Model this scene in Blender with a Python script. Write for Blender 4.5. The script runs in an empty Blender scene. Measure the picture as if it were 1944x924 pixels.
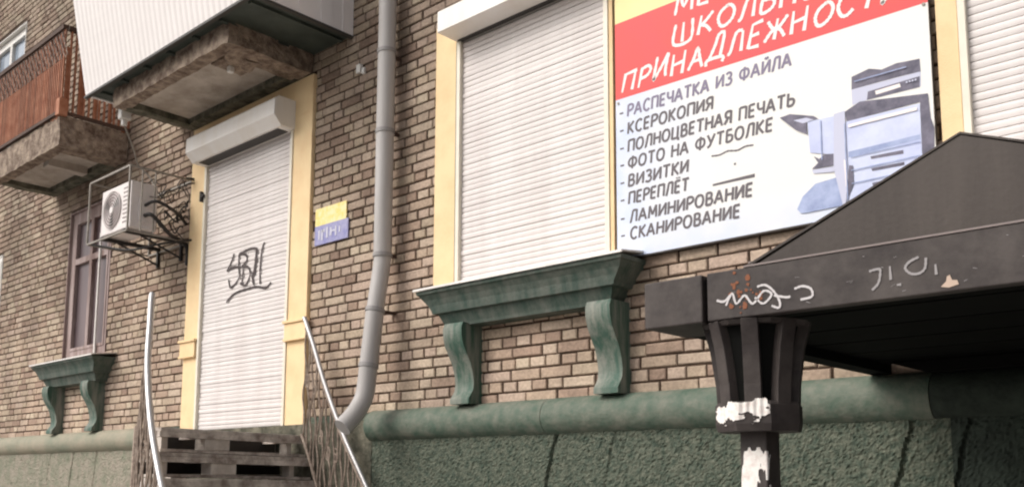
import bpy, bmesh, math, random
from mathutils import Vector, Matrix, noise
random.seed(7)
C = bpy.context.scene
COL = C.collection
R = math.radians
PI = math.pi

# ---------------------------------------------------------------- camera
cam_d = bpy.data.cameras.new('camera')
cam = bpy.data.objects.new('camera', cam_d)
COL.objects.link(cam)
C.camera = cam
YAW, PITCH, ROLL = 0.74085, 0.127246, 0.0032273
right = Vector((0.73816772, 0.67460964, 0.0032012))
down = Vector((-0.08326686, 0.09581869, -0.99190998))
fwd = Vector((-0.66945877, 0.73192937, 0.12690289))
m3 = Matrix((right, -down, -fwd)).transposed()
cam.matrix_world = Matrix.Translation((0, -4.6, 1.6)) @ m3.to_4x4()
cam_d.sensor_width = 36
cam_d.lens = 1784.4 / 1944 * 36
cam_d.shift_y = (679.9 - 462) / 1944      # the photograph is the upper part of a taller frame
cam_d.clip_start = 0.05
cam_d.clip_end = 500

# ---------------------------------------------------------------- sky, sun, exposure
w = bpy.data.worlds.new('World'); C.world = w; w.use_nodes = True
nt = w.node_tree; nt.nodes.clear()
SUN_EL, SUN_AZ = R(40), R(212)            # azimuth measured clockwise from +Y (into the wall)
sky = nt.nodes.new('ShaderNodeTexSky'); sky.sky_type = 'NISHITA'; sky.sun_disc = False
sky.sun_elevation = SUN_EL; sky.sun_rotation = SUN_AZ
sky.air_density = 1.0; sky.dust_density = 6.0; sky.ozone_density = 1.0
hs = nt.nodes.new('ShaderNodeHueSaturation'); hs.inputs['Saturation'].default_value = 0.25
bg = nt.nodes.new('ShaderNodeBackground'); bg.inputs['Strength'].default_value = 0.15
wo = nt.nodes.new('ShaderNodeOutputWorld')
nt.links.new(sky.outputs[0], hs.inputs['Color']); nt.links.new(hs.outputs[0], bg.inputs['Color']); nt.links.new(bg.outputs[0], wo.inputs['Surface'])
sd = bpy.data.lights.new('sun', 'SUN'); sun = bpy.data.objects.new('sun', sd); COL.objects.link(sun)
sd.energy = 1.15; sd.angle = R(35); sd.color = (1.0, 0.93, 0.84)
sdir = Vector((math.sin(SUN_AZ) * math.cos(SUN_EL), math.cos(SUN_AZ) * math.cos(SUN_EL), math.sin(SUN_EL)))
sun.rotation_euler = sdir.to_track_quat('Z', 'Y').to_euler()
C.view_settings.view_transform = 'Standard'
C.view_settings.look = 'None'
C.view_settings.gamma = 1
C.view_settings.exposure = 0.15
C.view_settings.use_curve_mapping = False
C.render.filter_size = 2.0
C.cycles.pixel_filter_type = 'BLACKMAN_HARRIS'
try: C.cycles.filter_width = 2.2
except Exception: pass

# ---------------------------------------------------------------- materials
def mat(name, col, rough=0.7, metal=0.0, var=0.0, vscale=6.0, bump=0.0, bscale=60.0, col2=None, streak=False, rnd=0.0, spec=0.4, f=0.5, f2=None):
    m = bpy.data.materials.new(name); m.use_nodes = True
    n = m.node_tree; b = n.nodes['Principled BSDF']
    b.inputs['Roughness'].default_value = rough; b.inputs['Metallic'].default_value = metal
    b.inputs['Specular IOR Level'].default_value = spec
    geo = n.nodes.new('ShaderNodeNewGeometry')
    pos = geo.outputs['Position']
    if streak:
        mp = n.nodes.new('ShaderNodeMapping'); mp.inputs['Scale'].default_value = (1, 1, 0.12)
        n.links.new(pos, mp.inputs['Vector']); vpos = mp.outputs[0]
    else: vpos = pos
    c = (*col, 1)
    out = None
    if col2 is not None or var > 0:
        tx = n.nodes.new('ShaderNodeTexNoise'); tx.inputs['Scale'].default_value = vscale; tx.inputs['Detail'].default_value = 6; tx.inputs['Roughness'].default_value = 0.65
        n.links.new(vpos, tx.inputs['Vector'])
        mr = n.nodes.new('ShaderNodeMapRange'); mr.inputs[1].default_value = f - 0.14; mr.inputs[2].default_value = (f2 if f2 else f + 0.14)
        n.links.new(tx.outputs['Fac'], mr.inputs[0])
        mx = n.nodes.new('ShaderNodeMix'); mx.data_type = 'RGBA'
        n.links.new(mr.outputs[0], mx.inputs[0])
        c2 = (*col2, 1) if col2 else (*[max(0, x * (1 - var)) for x in col], 1)
        mx.inputs[6].default_value = c; mx.inputs[7].default_value = c2
        out = mx.outputs[2]
    if rnd > 0:
        oi = n.nodes.new('ShaderNodeObjectInfo')
        mr2 = n.nodes.new('ShaderNodeMapRange'); mr2.inputs[3].default_value = 1 - rnd; mr2.inputs[4].default_value = 1 + rnd * .5
        n.links.new(oi.outputs['Random'], mr2.inputs[0])
        hv = n.nodes.new('ShaderNodeHueSaturation'); n.links.new(mr2.outputs[0], hv.inputs['Value'])
        if out: n.links.new(out, hv.inputs['Color'])
        else: hv.inputs['Color'].default_value = c
        out = hv.outputs[0]
    if out: n.links.new(out, b.inputs['Base Color'])
    else: b.inputs['Base Color'].default_value = c
    if bump > 0:
        t2 = n.nodes.new('ShaderNodeTexNoise'); t2.inputs['Scale'].default_value = bscale; t2.inputs['Detail'].default_value = 5
        n.links.new(pos, t2.inputs['Vector'])
        bp = n.nodes.new('ShaderNodeBump'); bp.inputs['Strength'].default_value = 1.0; bp.inputs['Distance'].default_value = bump
        n.links.new(t2.outputs['Fac'], bp.inputs['Height']); n.links.new(bp.outputs[0], b.inputs['Normal'])
    return m

def brick_material():
    m = bpy.data.materials.new('brick'); m.use_nodes = True
    n = m.node_tree; L = n.links; b = n.nodes['Principled BSDF']
    b.inputs['Roughness'].default_value = 0.9; b.inputs['Specular IOR Level'].default_value = 0.2
    geo = n.nodes.new('ShaderNodeNewGeometry'); oi = n.nodes.new('ShaderNodeObjectInfo')
    ad = n.nodes.new('ShaderNodeMath'); ad.operation = 'ADD'; L.new(geo.outputs['Random Per Island'], ad.inputs[0]); L.new(oi.outputs['Random'], ad.inputs[1])
    fr = n.nodes.new('ShaderNodeMath'); fr.operation = 'FRACT'; L.new(ad.outputs[0], fr.inputs[0])
    cr = n.nodes.new('ShaderNodeValToRGB'); e = cr.color_ramp.elements
    e[0].position = 0; e[0].color = (.27, .18, .13, 1); e[1].position = 1; e[1].color = (.49, .39, .28, 1)
    for p, c in ((.22, (.375, .264, .19, 1)), (.5, (.41, .315, .222, 1)), (.75, (.43, .313, .24, 1))):
        x = cr.color_ramp.elements.new(p); x.color = c
    L.new(fr.outputs[0], cr.inputs[0])
    big = n.nodes.new('ShaderNodeTexNoise'); big.inputs['Scale'].default_value = 1.1; big.inputs['Detail'].default_value = 7; big.inputs['Roughness'].default_value = .7
    L.new(geo.outputs['Position'], big.inputs['Vector'])
    mr = n.nodes.new('ShaderNodeMapRange'); mr.inputs[1].default_value = .35; mr.inputs[2].default_value = .68; mr.inputs[3].default_value = 1.15; mr.inputs[4].default_value = .52
    L.new(big.outputs['Fac'], mr.inputs[0])
    sep = n.nodes.new('ShaderNodeSeparateXYZ'); L.new(geo.outputs['Position'], sep.inputs[0])
    # brick tone by height: darker up the wall, lighter at the foot
    mz = n.nodes.new('ShaderNodeMapRange'); mz.inputs[1].default_value = 2.4; mz.inputs[2].default_value = 4.6; mz.inputs[3].default_value = 1.22; mz.inputs[4].default_value = .84
    L.new(sep.outputs[2], mz.inputs[0])
    mm = n.nodes.new('ShaderNodeMath'); mm.operation = 'MULTIPLY'; L.new(mr.outputs[0], mm.inputs[0]); L.new(mz.outputs[0], mm.inputs[1])
    fine = n.nodes.new('ShaderNodeTexNoise'); fine.inputs['Scale'].default_value = 45; fine.inputs['Detail'].default_value = 6
    L.new(geo.outputs['Position'], fine.inputs['Vector'])
    mf = n.nodes.new('ShaderNodeMapRange'); mf.inputs[1].default_value = .3; mf.inputs[2].default_value = .7; mf.inputs[3].default_value = .8; mf.inputs[4].default_value = 1.15
    L.new(fine.outputs['Fac'], mf.inputs[0])
    m2 = n.nodes.new('ShaderNodeMath'); m2.operation = 'MULTIPLY'; L.new(mm.outputs[0], m2.inputs[0]); L.new(mf.outputs[0], m2.inputs[1])
    hv = n.nodes.new('ShaderNodeHueSaturation'); hv.inputs['Saturation'].default_value = .9; L.new(m2.outputs[0], hv.inputs['Value']); L.new(cr.outputs[0], hv.inputs['Color'])
    # smears of pale mortar
    sm = n.nodes.new('ShaderNodeTexNoise'); sm.inputs['Scale'].default_value = 3.3; sm.inputs['Detail'].default_value = 8; sm.inputs['Roughness'].default_value = .75
    L.new(geo.outputs['Position'], sm.inputs['Vector'])
    ms = n.nodes.new('ShaderNodeMapRange'); ms.inputs[1].default_value = .62; ms.inputs[2].default_value = .72; ms.inputs[4].default_value = .6
    L.new(sm.outputs['Fac'], ms.inputs[0])
    mx = n.nodes.new('ShaderNodeMix'); mx.data_type = 'RGBA'; L.new(ms.outputs[0], mx.inputs[0]); L.new(hv.outputs[0], mx.inputs[6]); mx.inputs[7].default_value = (.46, .36, .25, 1)
    L.new(mx.outputs[2], b.inputs['Base Color'])
    bp = n.nodes.new('ShaderNodeBump'); bp.inputs['Distance'].default_value = .006; L.new(fine.outputs['Fac'], bp.inputs['Height']); L.new(bp.outputs[0], b.inputs['Normal'])
    return m

M = {}
M['brick'] = brick_material()
M['mortar'] = mat('mortar', (.085, .052, .034), .95, var=.5, vscale=9, bump=.004, bscale=120)
M['yellow'] = mat('yellow_render', (.84, .64, .38), .85, col2=(.78, .55, .31), vscale=3.5, bump=.002, bscale=150, f=.56)
M['shutter'] = mat('shutter_white', (.74, .69, .67), .5, col2=(.66, .60, .58), vscale=3.5, streak=True, f=.55, rnd=.06)
M['guide'] = mat('guide_cream', (.80, .74, .62), .5, var=.12)
M['boxm'] = mat('shutter_box_metal', (.82, .79, .76), .45, col2=(.76, .71, .65), vscale=4, streak=True)
M['green'] = mat('green_paint_dark', (.034, .062, .047), .65, col2=(.115, .125, .105), vscale=11, streak=True, bump=.004, bscale=45)
M['roll_dark'] = mat('green_roll', (.066, .105, .076), .75, col2=(.155, .165, .13), vscale=9, bump=.006, bscale=30, streak=False)
M['roll_pale'] = mat('pale_green_roll', (.215, .225, .165), .8, col2=(.32, .28, .21), vscale=3, bump=.006, bscale=30)
M['stucco'] = mat('green_stucco', (.046, .066, .048), .9, col2=(.125, .135, .10), vscale=30, bump=.012, bscale=70)
M['stucco_pale'] = mat('pale_green_stucco', (.21, .215, .155), .9, col2=(.32, .28, .225), vscale=9, bump=.01, bscale=70)
M['consolepale'] = mat('console_green', (.046, .095, .069), .65, col2=(.25, .245, .21), vscale=13, f=.56, streak=True, bump=.003, bscale=60)
M['flash'] = mat('white_flashing', (.72, .68, .64), .4, var=.2)
M['darkflash'] = mat('dark_edge', (.05, .045, .04), .6)
M['pipe'] = mat('grey_pipe', (.44, .42, .41), .55, col2=(.35, .325, .31), vscale=5, streak=True, metal=.0)
M['pipe_ring'] = mat('pipe_ring', (.27, .255, .25), .6)
M['siding'] = mat('white_siding', (.80, .75, .73), .5, var=.05, vscale=2)
M['concrete'] = mat('soffit_concrete', (.53, .47, .41), .9, col2=(.34, .285, .235), vscale=3.5, bump=.006, bscale=40)
M['rough_concrete'] = mat('crumbling_concrete', (.36, .285, .22), .95, col2=(.12, .08, .06), vscale=11, bump=.02, bscale=28)
M['mossy'] = mat('mossy_edge', (.19, .175, .13), .95, col2=(.05, .05, .035), vscale=8, bump=.012, bscale=35)
M['dark_green_metal'] = mat('dark_green_metal', (.06, .075, .062), .6, var=.35, vscale=5, streak=True)
M['rust_rail'] = mat('rust_red_bars', (.30, .105, .05), .75, col2=(.42, .19, .11), vscale=8, bump=.002, rnd=.35)
M['rust_dark'] = mat('dark_rust', (.09, .05, .035), .8, var=.4)
M['brownwood'] = mat('old_brown_wood', (.17, .105, .09), .75, col2=(.38, .30, .285), vscale=9, streak=True)
M['whiteframe'] = mat('white_frame', (.75, .72, .68), .5, var=.1)
M['glass'] = mat('window_glass', (.09, .065, .07), .35, spec=.4, col2=(.16, .115, .12), vscale=3, streak=True)
M['skyglass'] = mat('bright_window_glass', (.30, .35, .42), .05, spec=.9, var=.3, vscale=2)
M['acwhite'] = mat('ac_casing', (.76, .70, .68), .45, var=.12, vscale=6)
M['acgrille'] = mat('ac_grille', (.27, .22, .215), .6)
M['galv'] = mat('galvanised_bars', (.30, .27, .235), .55, metal=.3, var=.3, vscale=20)
M['blackiron'] = mat('black_iron', (.028, .024, .022), .6, var=.3)
M['chrome'] = mat('brushed_rail', (.52, .505, .50), .4, metal=.7, var=.1)
M['wrought'] = mat('weathered_wrought_iron', (.40, .32, .26), .8, col2=(.20, .15, .12), vscale=30, metal=.1)
M['wood'] = mat('weathered_plank', (.62, .55, .49), .9, col2=(.22, .175, .15), vscale=8, bump=.004, bscale=60, rnd=.2)
M['wood_block'] = mat('pallet_block', (.62, .56, .50), .9, col2=(.46, .40, .35), vscale=10, bump=.003, bscale=70)
M['canopy'] = mat('black_painted_metal', (.030, .023, .022), .62, col2=(.070, .058, .053), vscale=7.0, bump=.002, bscale=22, spec=.3)
M['canopy_roof'] = mat('dark_brown_roof', (.034, .025, .021), .65, col2=(.060, .047, .040), vscale=5, streak=True, bump=.001)
M['canopy_seam'] = mat('worn_seam', (.20, .16, .15), .5)
M['canopy_dark'] = mat('near_black_canopy', (.006, .006, .0055), .9, var=.3, rnd=.3, spec=.1)  # near-black colour deepens the canopy underside and the fin gaps
M['shaded_green'] = mat('canopy_shaded_green', (.036, .048, .037), .95, var=.5, vscale=9, bump=.006, bscale=40)  # darker copy of the green, the canopy's shade painted into the colour
M['black_green'] = mat('black_green_shade', (.018, .024, .018), .9, var=.4, vscale=14, bump=.006, bscale=70, spec=.15)  # deeper painted shade tone for the same wall, not assigned
M['chalk'] = mat('chalk_scrawl', (.55, .52, .52), .8)
M['chalk_dim'] = mat('faded_chalk', (.30, .28, .28), .8)
M['tan_spot'] = mat('tan_scrape', (.50, .38, .30), .8)
M['rust'] = mat('rust_stain', (.22, .085, .045), .9)
M['paper'] = mat('torn_paper', (.80, .76, .72), .8, col2=(.60, .50, .46), vscale=45, f=.60)
M['sprayblack'] = mat('black_marker', (.06, .045, .045), .7)
M['asphalt'] = mat('asphalt', (.055, .053, .05), .95, var=.3, vscale=3, bump=.006, bscale=90)
M['paving'] = mat('paving', (.36, .34, .32), .9, var=.2, vscale=4, bump=.004, bscale=60, rnd=.15)
M['banner_red'] = mat('banner_red', (.74, .065, .058), .55, col2=(.62, .06, .07), vscale=1.6)
M['banner_yellow'] = mat('banner_yellow', (.86, .74, .36), .55, col2=(.84, .66, .30), vscale=2)
M['banner_edge'] = mat('banner_edge', (.10, .09, .085), .6)
M['ink'] = mat('grey_ink', (.115, .10, .11), .6)
M['ink_lilac'] = mat('lilac_grey_ink', (.20, .17, .25), .6)
M['white_ink'] = mat('white_ink', (.84, .76, .74), .6)
M['pr_dark'] = mat('print_dark', (.075, .07, .105), .6, col2=(.17, .155, .21), vscale=14)
M['pr_pale'] = mat('print_pale', (.52, .53, .66), .6)
M['pr_blue'] = mat('print_blue', (.47, .51, .72), .6, col2=(.60, .64, .80), vscale=5)
M['pr_mid'] = mat('print_mid_blue', (.23, .28, .47), .6, col2=(.40, .46, .66), vscale=7)
M['plate_yellow'] = mat('plate_yellow', (.80, .62, .16), .5, col2=(.82, .72, .42), vscale=18)
M['plate_blue'] = mat('plate_blue', (.20, .20, .42), .5, col2=(.34, .33, .50), vscale=18)
M['plate_white'] = mat('plate_white', (.52, .51, .60), .5)
M['curtain'] = mat('curtain', (.42, .36, .36), .9, streak=True, col2=(.28, .23, .24), vscale=10)
M['interior'] = mat('dark_interior', (.05, .045, .04), .95)

def banner_ground():
    m = bpy.data.materials.new('banner_white'); m.use_nodes = True; n = m.node_tree; L = n.links; b = n.nodes['Principled BSDF']
    b.inputs['Roughness'].default_value = .5; b.inputs['Specular IOR Level'].default_value = .3
    g = n.nodes.new('ShaderNodeNewGeometry'); s = n.nodes.new('ShaderNodeSeparateXYZ'); L.new(g.outputs['Position'], s.inputs[0])
    a = n.nodes.new('ShaderNodeMapRange'); a.inputs[1].default_value = -2.6; a.inputs[2].default_value = -3.3; L.new(s.outputs[0], a.inputs[0])
    c = n.nodes.new('ShaderNodeMapRange'); c.inputs[1].default_value = 3.15; c.inputs[2].default_value = 2.9; L.new(s.outputs[2], c.inputs[0])
    t = n.nodes.new('ShaderNodeTexNoise'); t.inputs['Scale'].default_value = 5; L.new(g.outputs['Position'], t.inputs['Vector'])
    x = n.nodes.new('ShaderNodeMath'); x.operation = 'MAXIMUM'; L.new(a.outputs[0], x.inputs[0]); L.new(c.outputs[0], x.inputs[1])
    y = n.nodes.new('ShaderNodeMath'); y.operation = 'MULTIPLY'; L.new(x.outputs[0], y.inputs[0]); L.new(t.outputs['Fac'], y.inputs[1])
    z = n.nodes.new('ShaderNodeMath'); z.operation = 'MULTIPLY'; z.use_clamp = True; z.inputs[1].default_value = 1.6; L.new(y.outputs[0], z.inputs[0])
    mx = n.nodes.new('ShaderNodeMix'); mx.data_type = 'RGBA'; L.new(z.outputs[0], mx.inputs[0]); mx.inputs[6].default_value = (.76, .745, .72, 1); mx.inputs[7].default_value = (.56, .63, .80, 1)
    L.new(mx.outputs[2], b.inputs['Base Color'])
    return m
M['banner_white'] = banner_ground()

# ---------------------------------------------------------------- helpers
class MB:
    def __init__(s): s.v = []; s.f = []
    def add(s, vs, fs):
        o = len(s.v); s.v += [tuple(p) for p in vs]; s.f += [tuple(i + o for i in q) for q in fs]; return s
    def box(s, x0, x1, y0, y1, z0, z1):
        return s.add([(x0, y0, z0), (x1, y0, z0), (x1, y1, z0), (x0, y1, z0), (x0, y0, z1), (x1, y0, z1), (x1, y1, z1), (x0, y1, z1)],
                     [(0, 3, 2, 1), (4, 5, 6, 7), (0, 1, 5, 4), (1, 2, 6, 5), (2, 3, 7, 6), (3, 0, 4, 7)])
    def prism(s, pts, a0, a1, axis='x'):
        """closed 2-D outline pts extruded from a0 to a1; axis x: pts are (y,z); axis y: pts are (x,z); axis z: (x,y)"""
        n = len(pts)
        def q(a, p): return (a, p[0], p[1]) if axis == 'x' else ((p[0], a, p[1]) if axis == 'y' else (p[0], p[1], a))
        s.add([q(a0, p) for p in pts] + [q(a1, p) for p in pts],
              [tuple(range(n)), tuple(range(2 * n - 1, n - 1, -1))] + [(i, i + n, (i + 1) % n + n, (i + 1) % n) for i in range(n)])
        return s
    def loft(s, rings):
        n = len(rings[0]); vs = [p for r in rings for p in r]; fs = []
        for k in range(len(rings) - 1):
            for i in range(n): j = (i + 1) % n; fs.append((k * n + i, k * n + j, (k + 1) * n + j, (k + 1) * n + i))
        fs.append(tuple(range(n - 1, -1, -1))); fs.append(tuple((len(rings) - 1) * n + i for i in range(n)))
        return s.add(vs, fs)
    def tube(s, pts, r, n=8, r2=None, flat=None):
        P = [Vector(p) for p in pts]; rings = []
        up = Vector((0, 0, 1))
        prev = None
        for i, p in enumerate(P):
            t = (P[min(i + 1, len(P) - 1)] - P[max(i - 1, 0)]).normalized()
            if prev is None:
                a = t.cross(up if abs(t.z) < .95 else Vector((1, 0, 0))).normalized()
            else:
                a = (prev - t * prev.dot(t)).normalized()
            prev = a; b = t.cross(a).normalized()
            rr = r if r2 is None else r + (r2 - r) * i / (len(P) - 1)
            rb = rr if flat is None else flat
            rings.append([p + a * rr * math.cos(2 * PI * k / n) + b * rb * math.sin(2 * PI * k / n) for k in range(n)])
        return s.loft(rings)
    def mesh(s, name, m):
        me = bpy.data.meshes.new(name); me.from_pydata(s.v, [], s.f)
        b = bmesh.new(); b.from_mesh(me); bmesh.ops.recalc_face_normals(b, faces=b.faces); b.to_mesh(me); b.free()
        me.materials.append(m); return me
    def build(s, name, m, parent=None, smooth=False, bevel=0, label=None):
        o = obj(name, s.mesh(name, m), parent)
        if smooth:
            for p in o.data.polygons: p.use_smooth = True
            md = o.modifiers.new('split', 'EDGE_SPLIT'); md.split_angle = R(40)
        if bevel:
            md = o.modifiers.new('bevel', 'BEVEL'); md.width = bevel; md.segments = 2; md.limit_method = 'ANGLE'
        if label: o['label'] = label
        return o

def obj(name, me, parent=None, loc=None, rot=None):
    o = bpy.data.objects.new(name, me); COL.objects.link(o)
    if loc is not None: o.location = loc
    if rot is not None: o.rotation_euler = rot
    if parent is not None:
        o.parent = parent
        if not o.get('_local'):
            o.matrix_parent_inverse = Matrix.Translation(-WORLD[parent.name])
    WORLD[o.name] = Vector((0, 0, 0)) if me is not None else Vector(loc or (0, 0, 0))
    return o
WORLD = {}
def thing(name, label, cat, loc=(0, 0, 0), group=None):
    o = bpy.data.objects.new(name, None); COL.objects.link(o); o.location = loc; WORLD[o.name] = Vector(loc)
    o.empty_display_size = .2; return tag(o, label, cat, group)
def tag(o, label, cat, group=None):
    o['label'] = label; o['category'] = cat
    if group: o['group'] = group
    return o
def struct(o): o['kind'] = 'structure'; return o
def stuff(o): o['kind'] = 'stuff'; return o

def smooth_path(pts, n=6):
    P = [Vector(p) for p in pts]; out = []
    for i in range(len(P) - 1):
        p0 = P[max(i - 1, 0)]; p1 = P[i]; p2 = P[i + 1]; p3 = P[min(i + 2, len(P) - 1)]
        for k in range(n):
            t = k / n
            out.append(.5 * ((2 * p1) + (p2 - p0) * t + (2 * p0 - 5 * p1 + 4 * p2 - p3) * t * t + (3 * p1 - p0 - 3 * p2 + p3) * t ** 3))
    out.append(P[-1]); return out

def flat_text(name, txt, x0, x1, z, h, y, m, parent, shear=0.0, bold=0.0, depth=.0015, slope=0.0):
    cu = bpy.data.curves.new(name, 'FONT'); cu.body = txt; cu.shear = shear; cu.offset = bold; cu.resolution_u = 3
    tmp = bpy.data.objects.new('tmp', cu); COL.objects.link(tmp)
    dg = bpy.context.evaluated_depsgraph_get(); me = bpy.data.meshes.new_from_object(tmp.evaluated_get(dg))
    bpy.data.objects.remove(tmp)
    xs = [v.co.x for v in me.vertices]; ys = [v.co.y for v in me.vertices]
    if not xs: return None
    a, b = min(xs), max(xs); cap = 0.70
    for v in me.vertices:
        xx = x0 + (v.co.x - a) / (b - a) * (x1 - x0); v.co = (xx, y, z + v.co.y / cap * h + slope * (xx - x0))
    me.materials.clear(); me.materials.append(m)
    return obj(name, me, parent)

def ribbon(name, lines, width, y, m, parent, even=False):
    """flat hand-drawn strokes lying on a plane y = const; lines of (x, z)"""
    mb = MB()
    for ln in lines:
        P = smooth_path([(a, y, b) for a, b in ln], 5) if len(ln) > 2 else [Vector((a, y, b)) for a, b in ln]
        L_, R_ = [], []
        for i, p in enumerate(P):
            t = (P[min(i + 1, len(P) - 1)] - P[max(i - 1, 0)]); t.normalize()
            nn = Vector((-t.z, 0, t.x)) * width * .5 * (1 if even else .75 + .5 * abs(math.sin(i * 1.7)))
            L_.append(p + nn); R_.append(p - nn)
        k = len(P)
        mb.add(L_ + R_, [(i, i + 1, i + 1 + k, i + k) for i in range(k - 1)])
        y -= .00004
    return mb.build(name, m, parent)

def split_rects(x0, x1, z0, z1, holes):
    xs = sorted({x0, x1} | {min(max(h[i], x0), x1) for h in holes for i in (0, 1)})
    res = []
    for a, b in zip(xs, xs[1:]):
        if b - a < 1e-5: continue
        c = (a + b) / 2; hz = sorted((h[2], h[3]) for h in holes if h[0] < c < h[1]); z = z0
        for p, q in hz:
            if p > z: res.append((a, b, z, p))
            z = max(z, q)
        if z < z1: res.append((a, b, z, z1))
    return res

GLYPH = {
 'П': (.8, [[(.08, 0), (.14, 1)], [(.08, .95), (.80, 1.02)], [(.72, 1), (.66, .0)]]),
 'Р': (.72, [[(.1, -.02), (.16, 1)], [(.1, .95), (.5, 1.05), (.68, .8), (.5, .52), (.14, .45)]]),
 'И': (.85, [[(.12, 1), (.1, .1), (.14, .02), (.45, .5), (.72, 1.02)], [(.74, 1.02), (.70, .35), (.78, 0)]]),
 'Н': (.85, [[(.12, 1), (.1, 0)], [(.74, 1.04), (.68, -.02)], [(.1, .48), (.72, .55)]]),
 'А': (.85, [[(.02, 0), (.26, .55), (.42, 1.05), (.58, .5), (.76, -.02)], [(.2, .38), (.68, .42)]]),
 'Д': (.9, [[(.02, -.2), (.05, .04), (.82, .02), (.84, -.2)], [(.12, .04), (.32, .6), (.42, 1.02), (.7, 1.0), (.68, .03)]]),
 'Л': (.8, [[(.02, .04), (.16, .1), (.34, .98), (.66, 1.02)], [(.68, 1), (.70, 0)]]),
 'Е': (.7, [[(.12, 1), (.1, 0)], [(.1, .98), (.6, 1.04)], [(.1, .5), (.52, .54)], [(.1, .02), (.62, .0)]]),
 'Ж': (1.05, [[(.5, 1), (.5, 0)], [(.04, 1), (.3, .62), (.5, .5)], [(.04, 0), (.28, .4), (.5, .5)], [(.96, 1.02), (.7, .62), (.5, .5)], [(.98, 0), (.72, .4), (.5, .5)]]),
 'О': (.9, [[(.45, 1.02), (.16, .8), (.08, .45), (.25, .06), (.5, 0), (.76, .25), (.8, .65), (.62, .95), (.42, 1.02)]]),
 'С': (.8, [[(.72, .86), (.5, 1.03), (.22, .85), (.08, .45), (.25, .06), (.5, -.01), (.74, .18)]]),
 'Т': (.75, [[(.02, .96), (.74, 1.03)], [(.4, 1), (.36, 0)]]),
 'Ш': (1.05, [[(.1, 1), (.08, .02), (.92, 0), (.94, 1.02)], [(.5, .98), (.5, .02)]]),
 'К': (.78, [[(.12, 1), (.1, 0)], [(.68, 1.03), (.36, .62), (.12, .45)], [(.14, .5), (.44, .35), (.72, -.02)]]),
 'Ь': (.72, [[(.12, 1), (.1, .02), (.5, 0), (.66, .26), (.48, .5), (.12, .52)]]),
 'Ы': (.95, [[(.12, 1), (.1, .02), (.42, 0), (.56, .26), (.4, .5), (.12, .52)], [(.82, 1.02), (.80, 0)]]),
 'М': (1.0, [[(.04, 0), (.16, 1), (.46, .3), (.78, 1.04), (.9, 0)]]),
}
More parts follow.
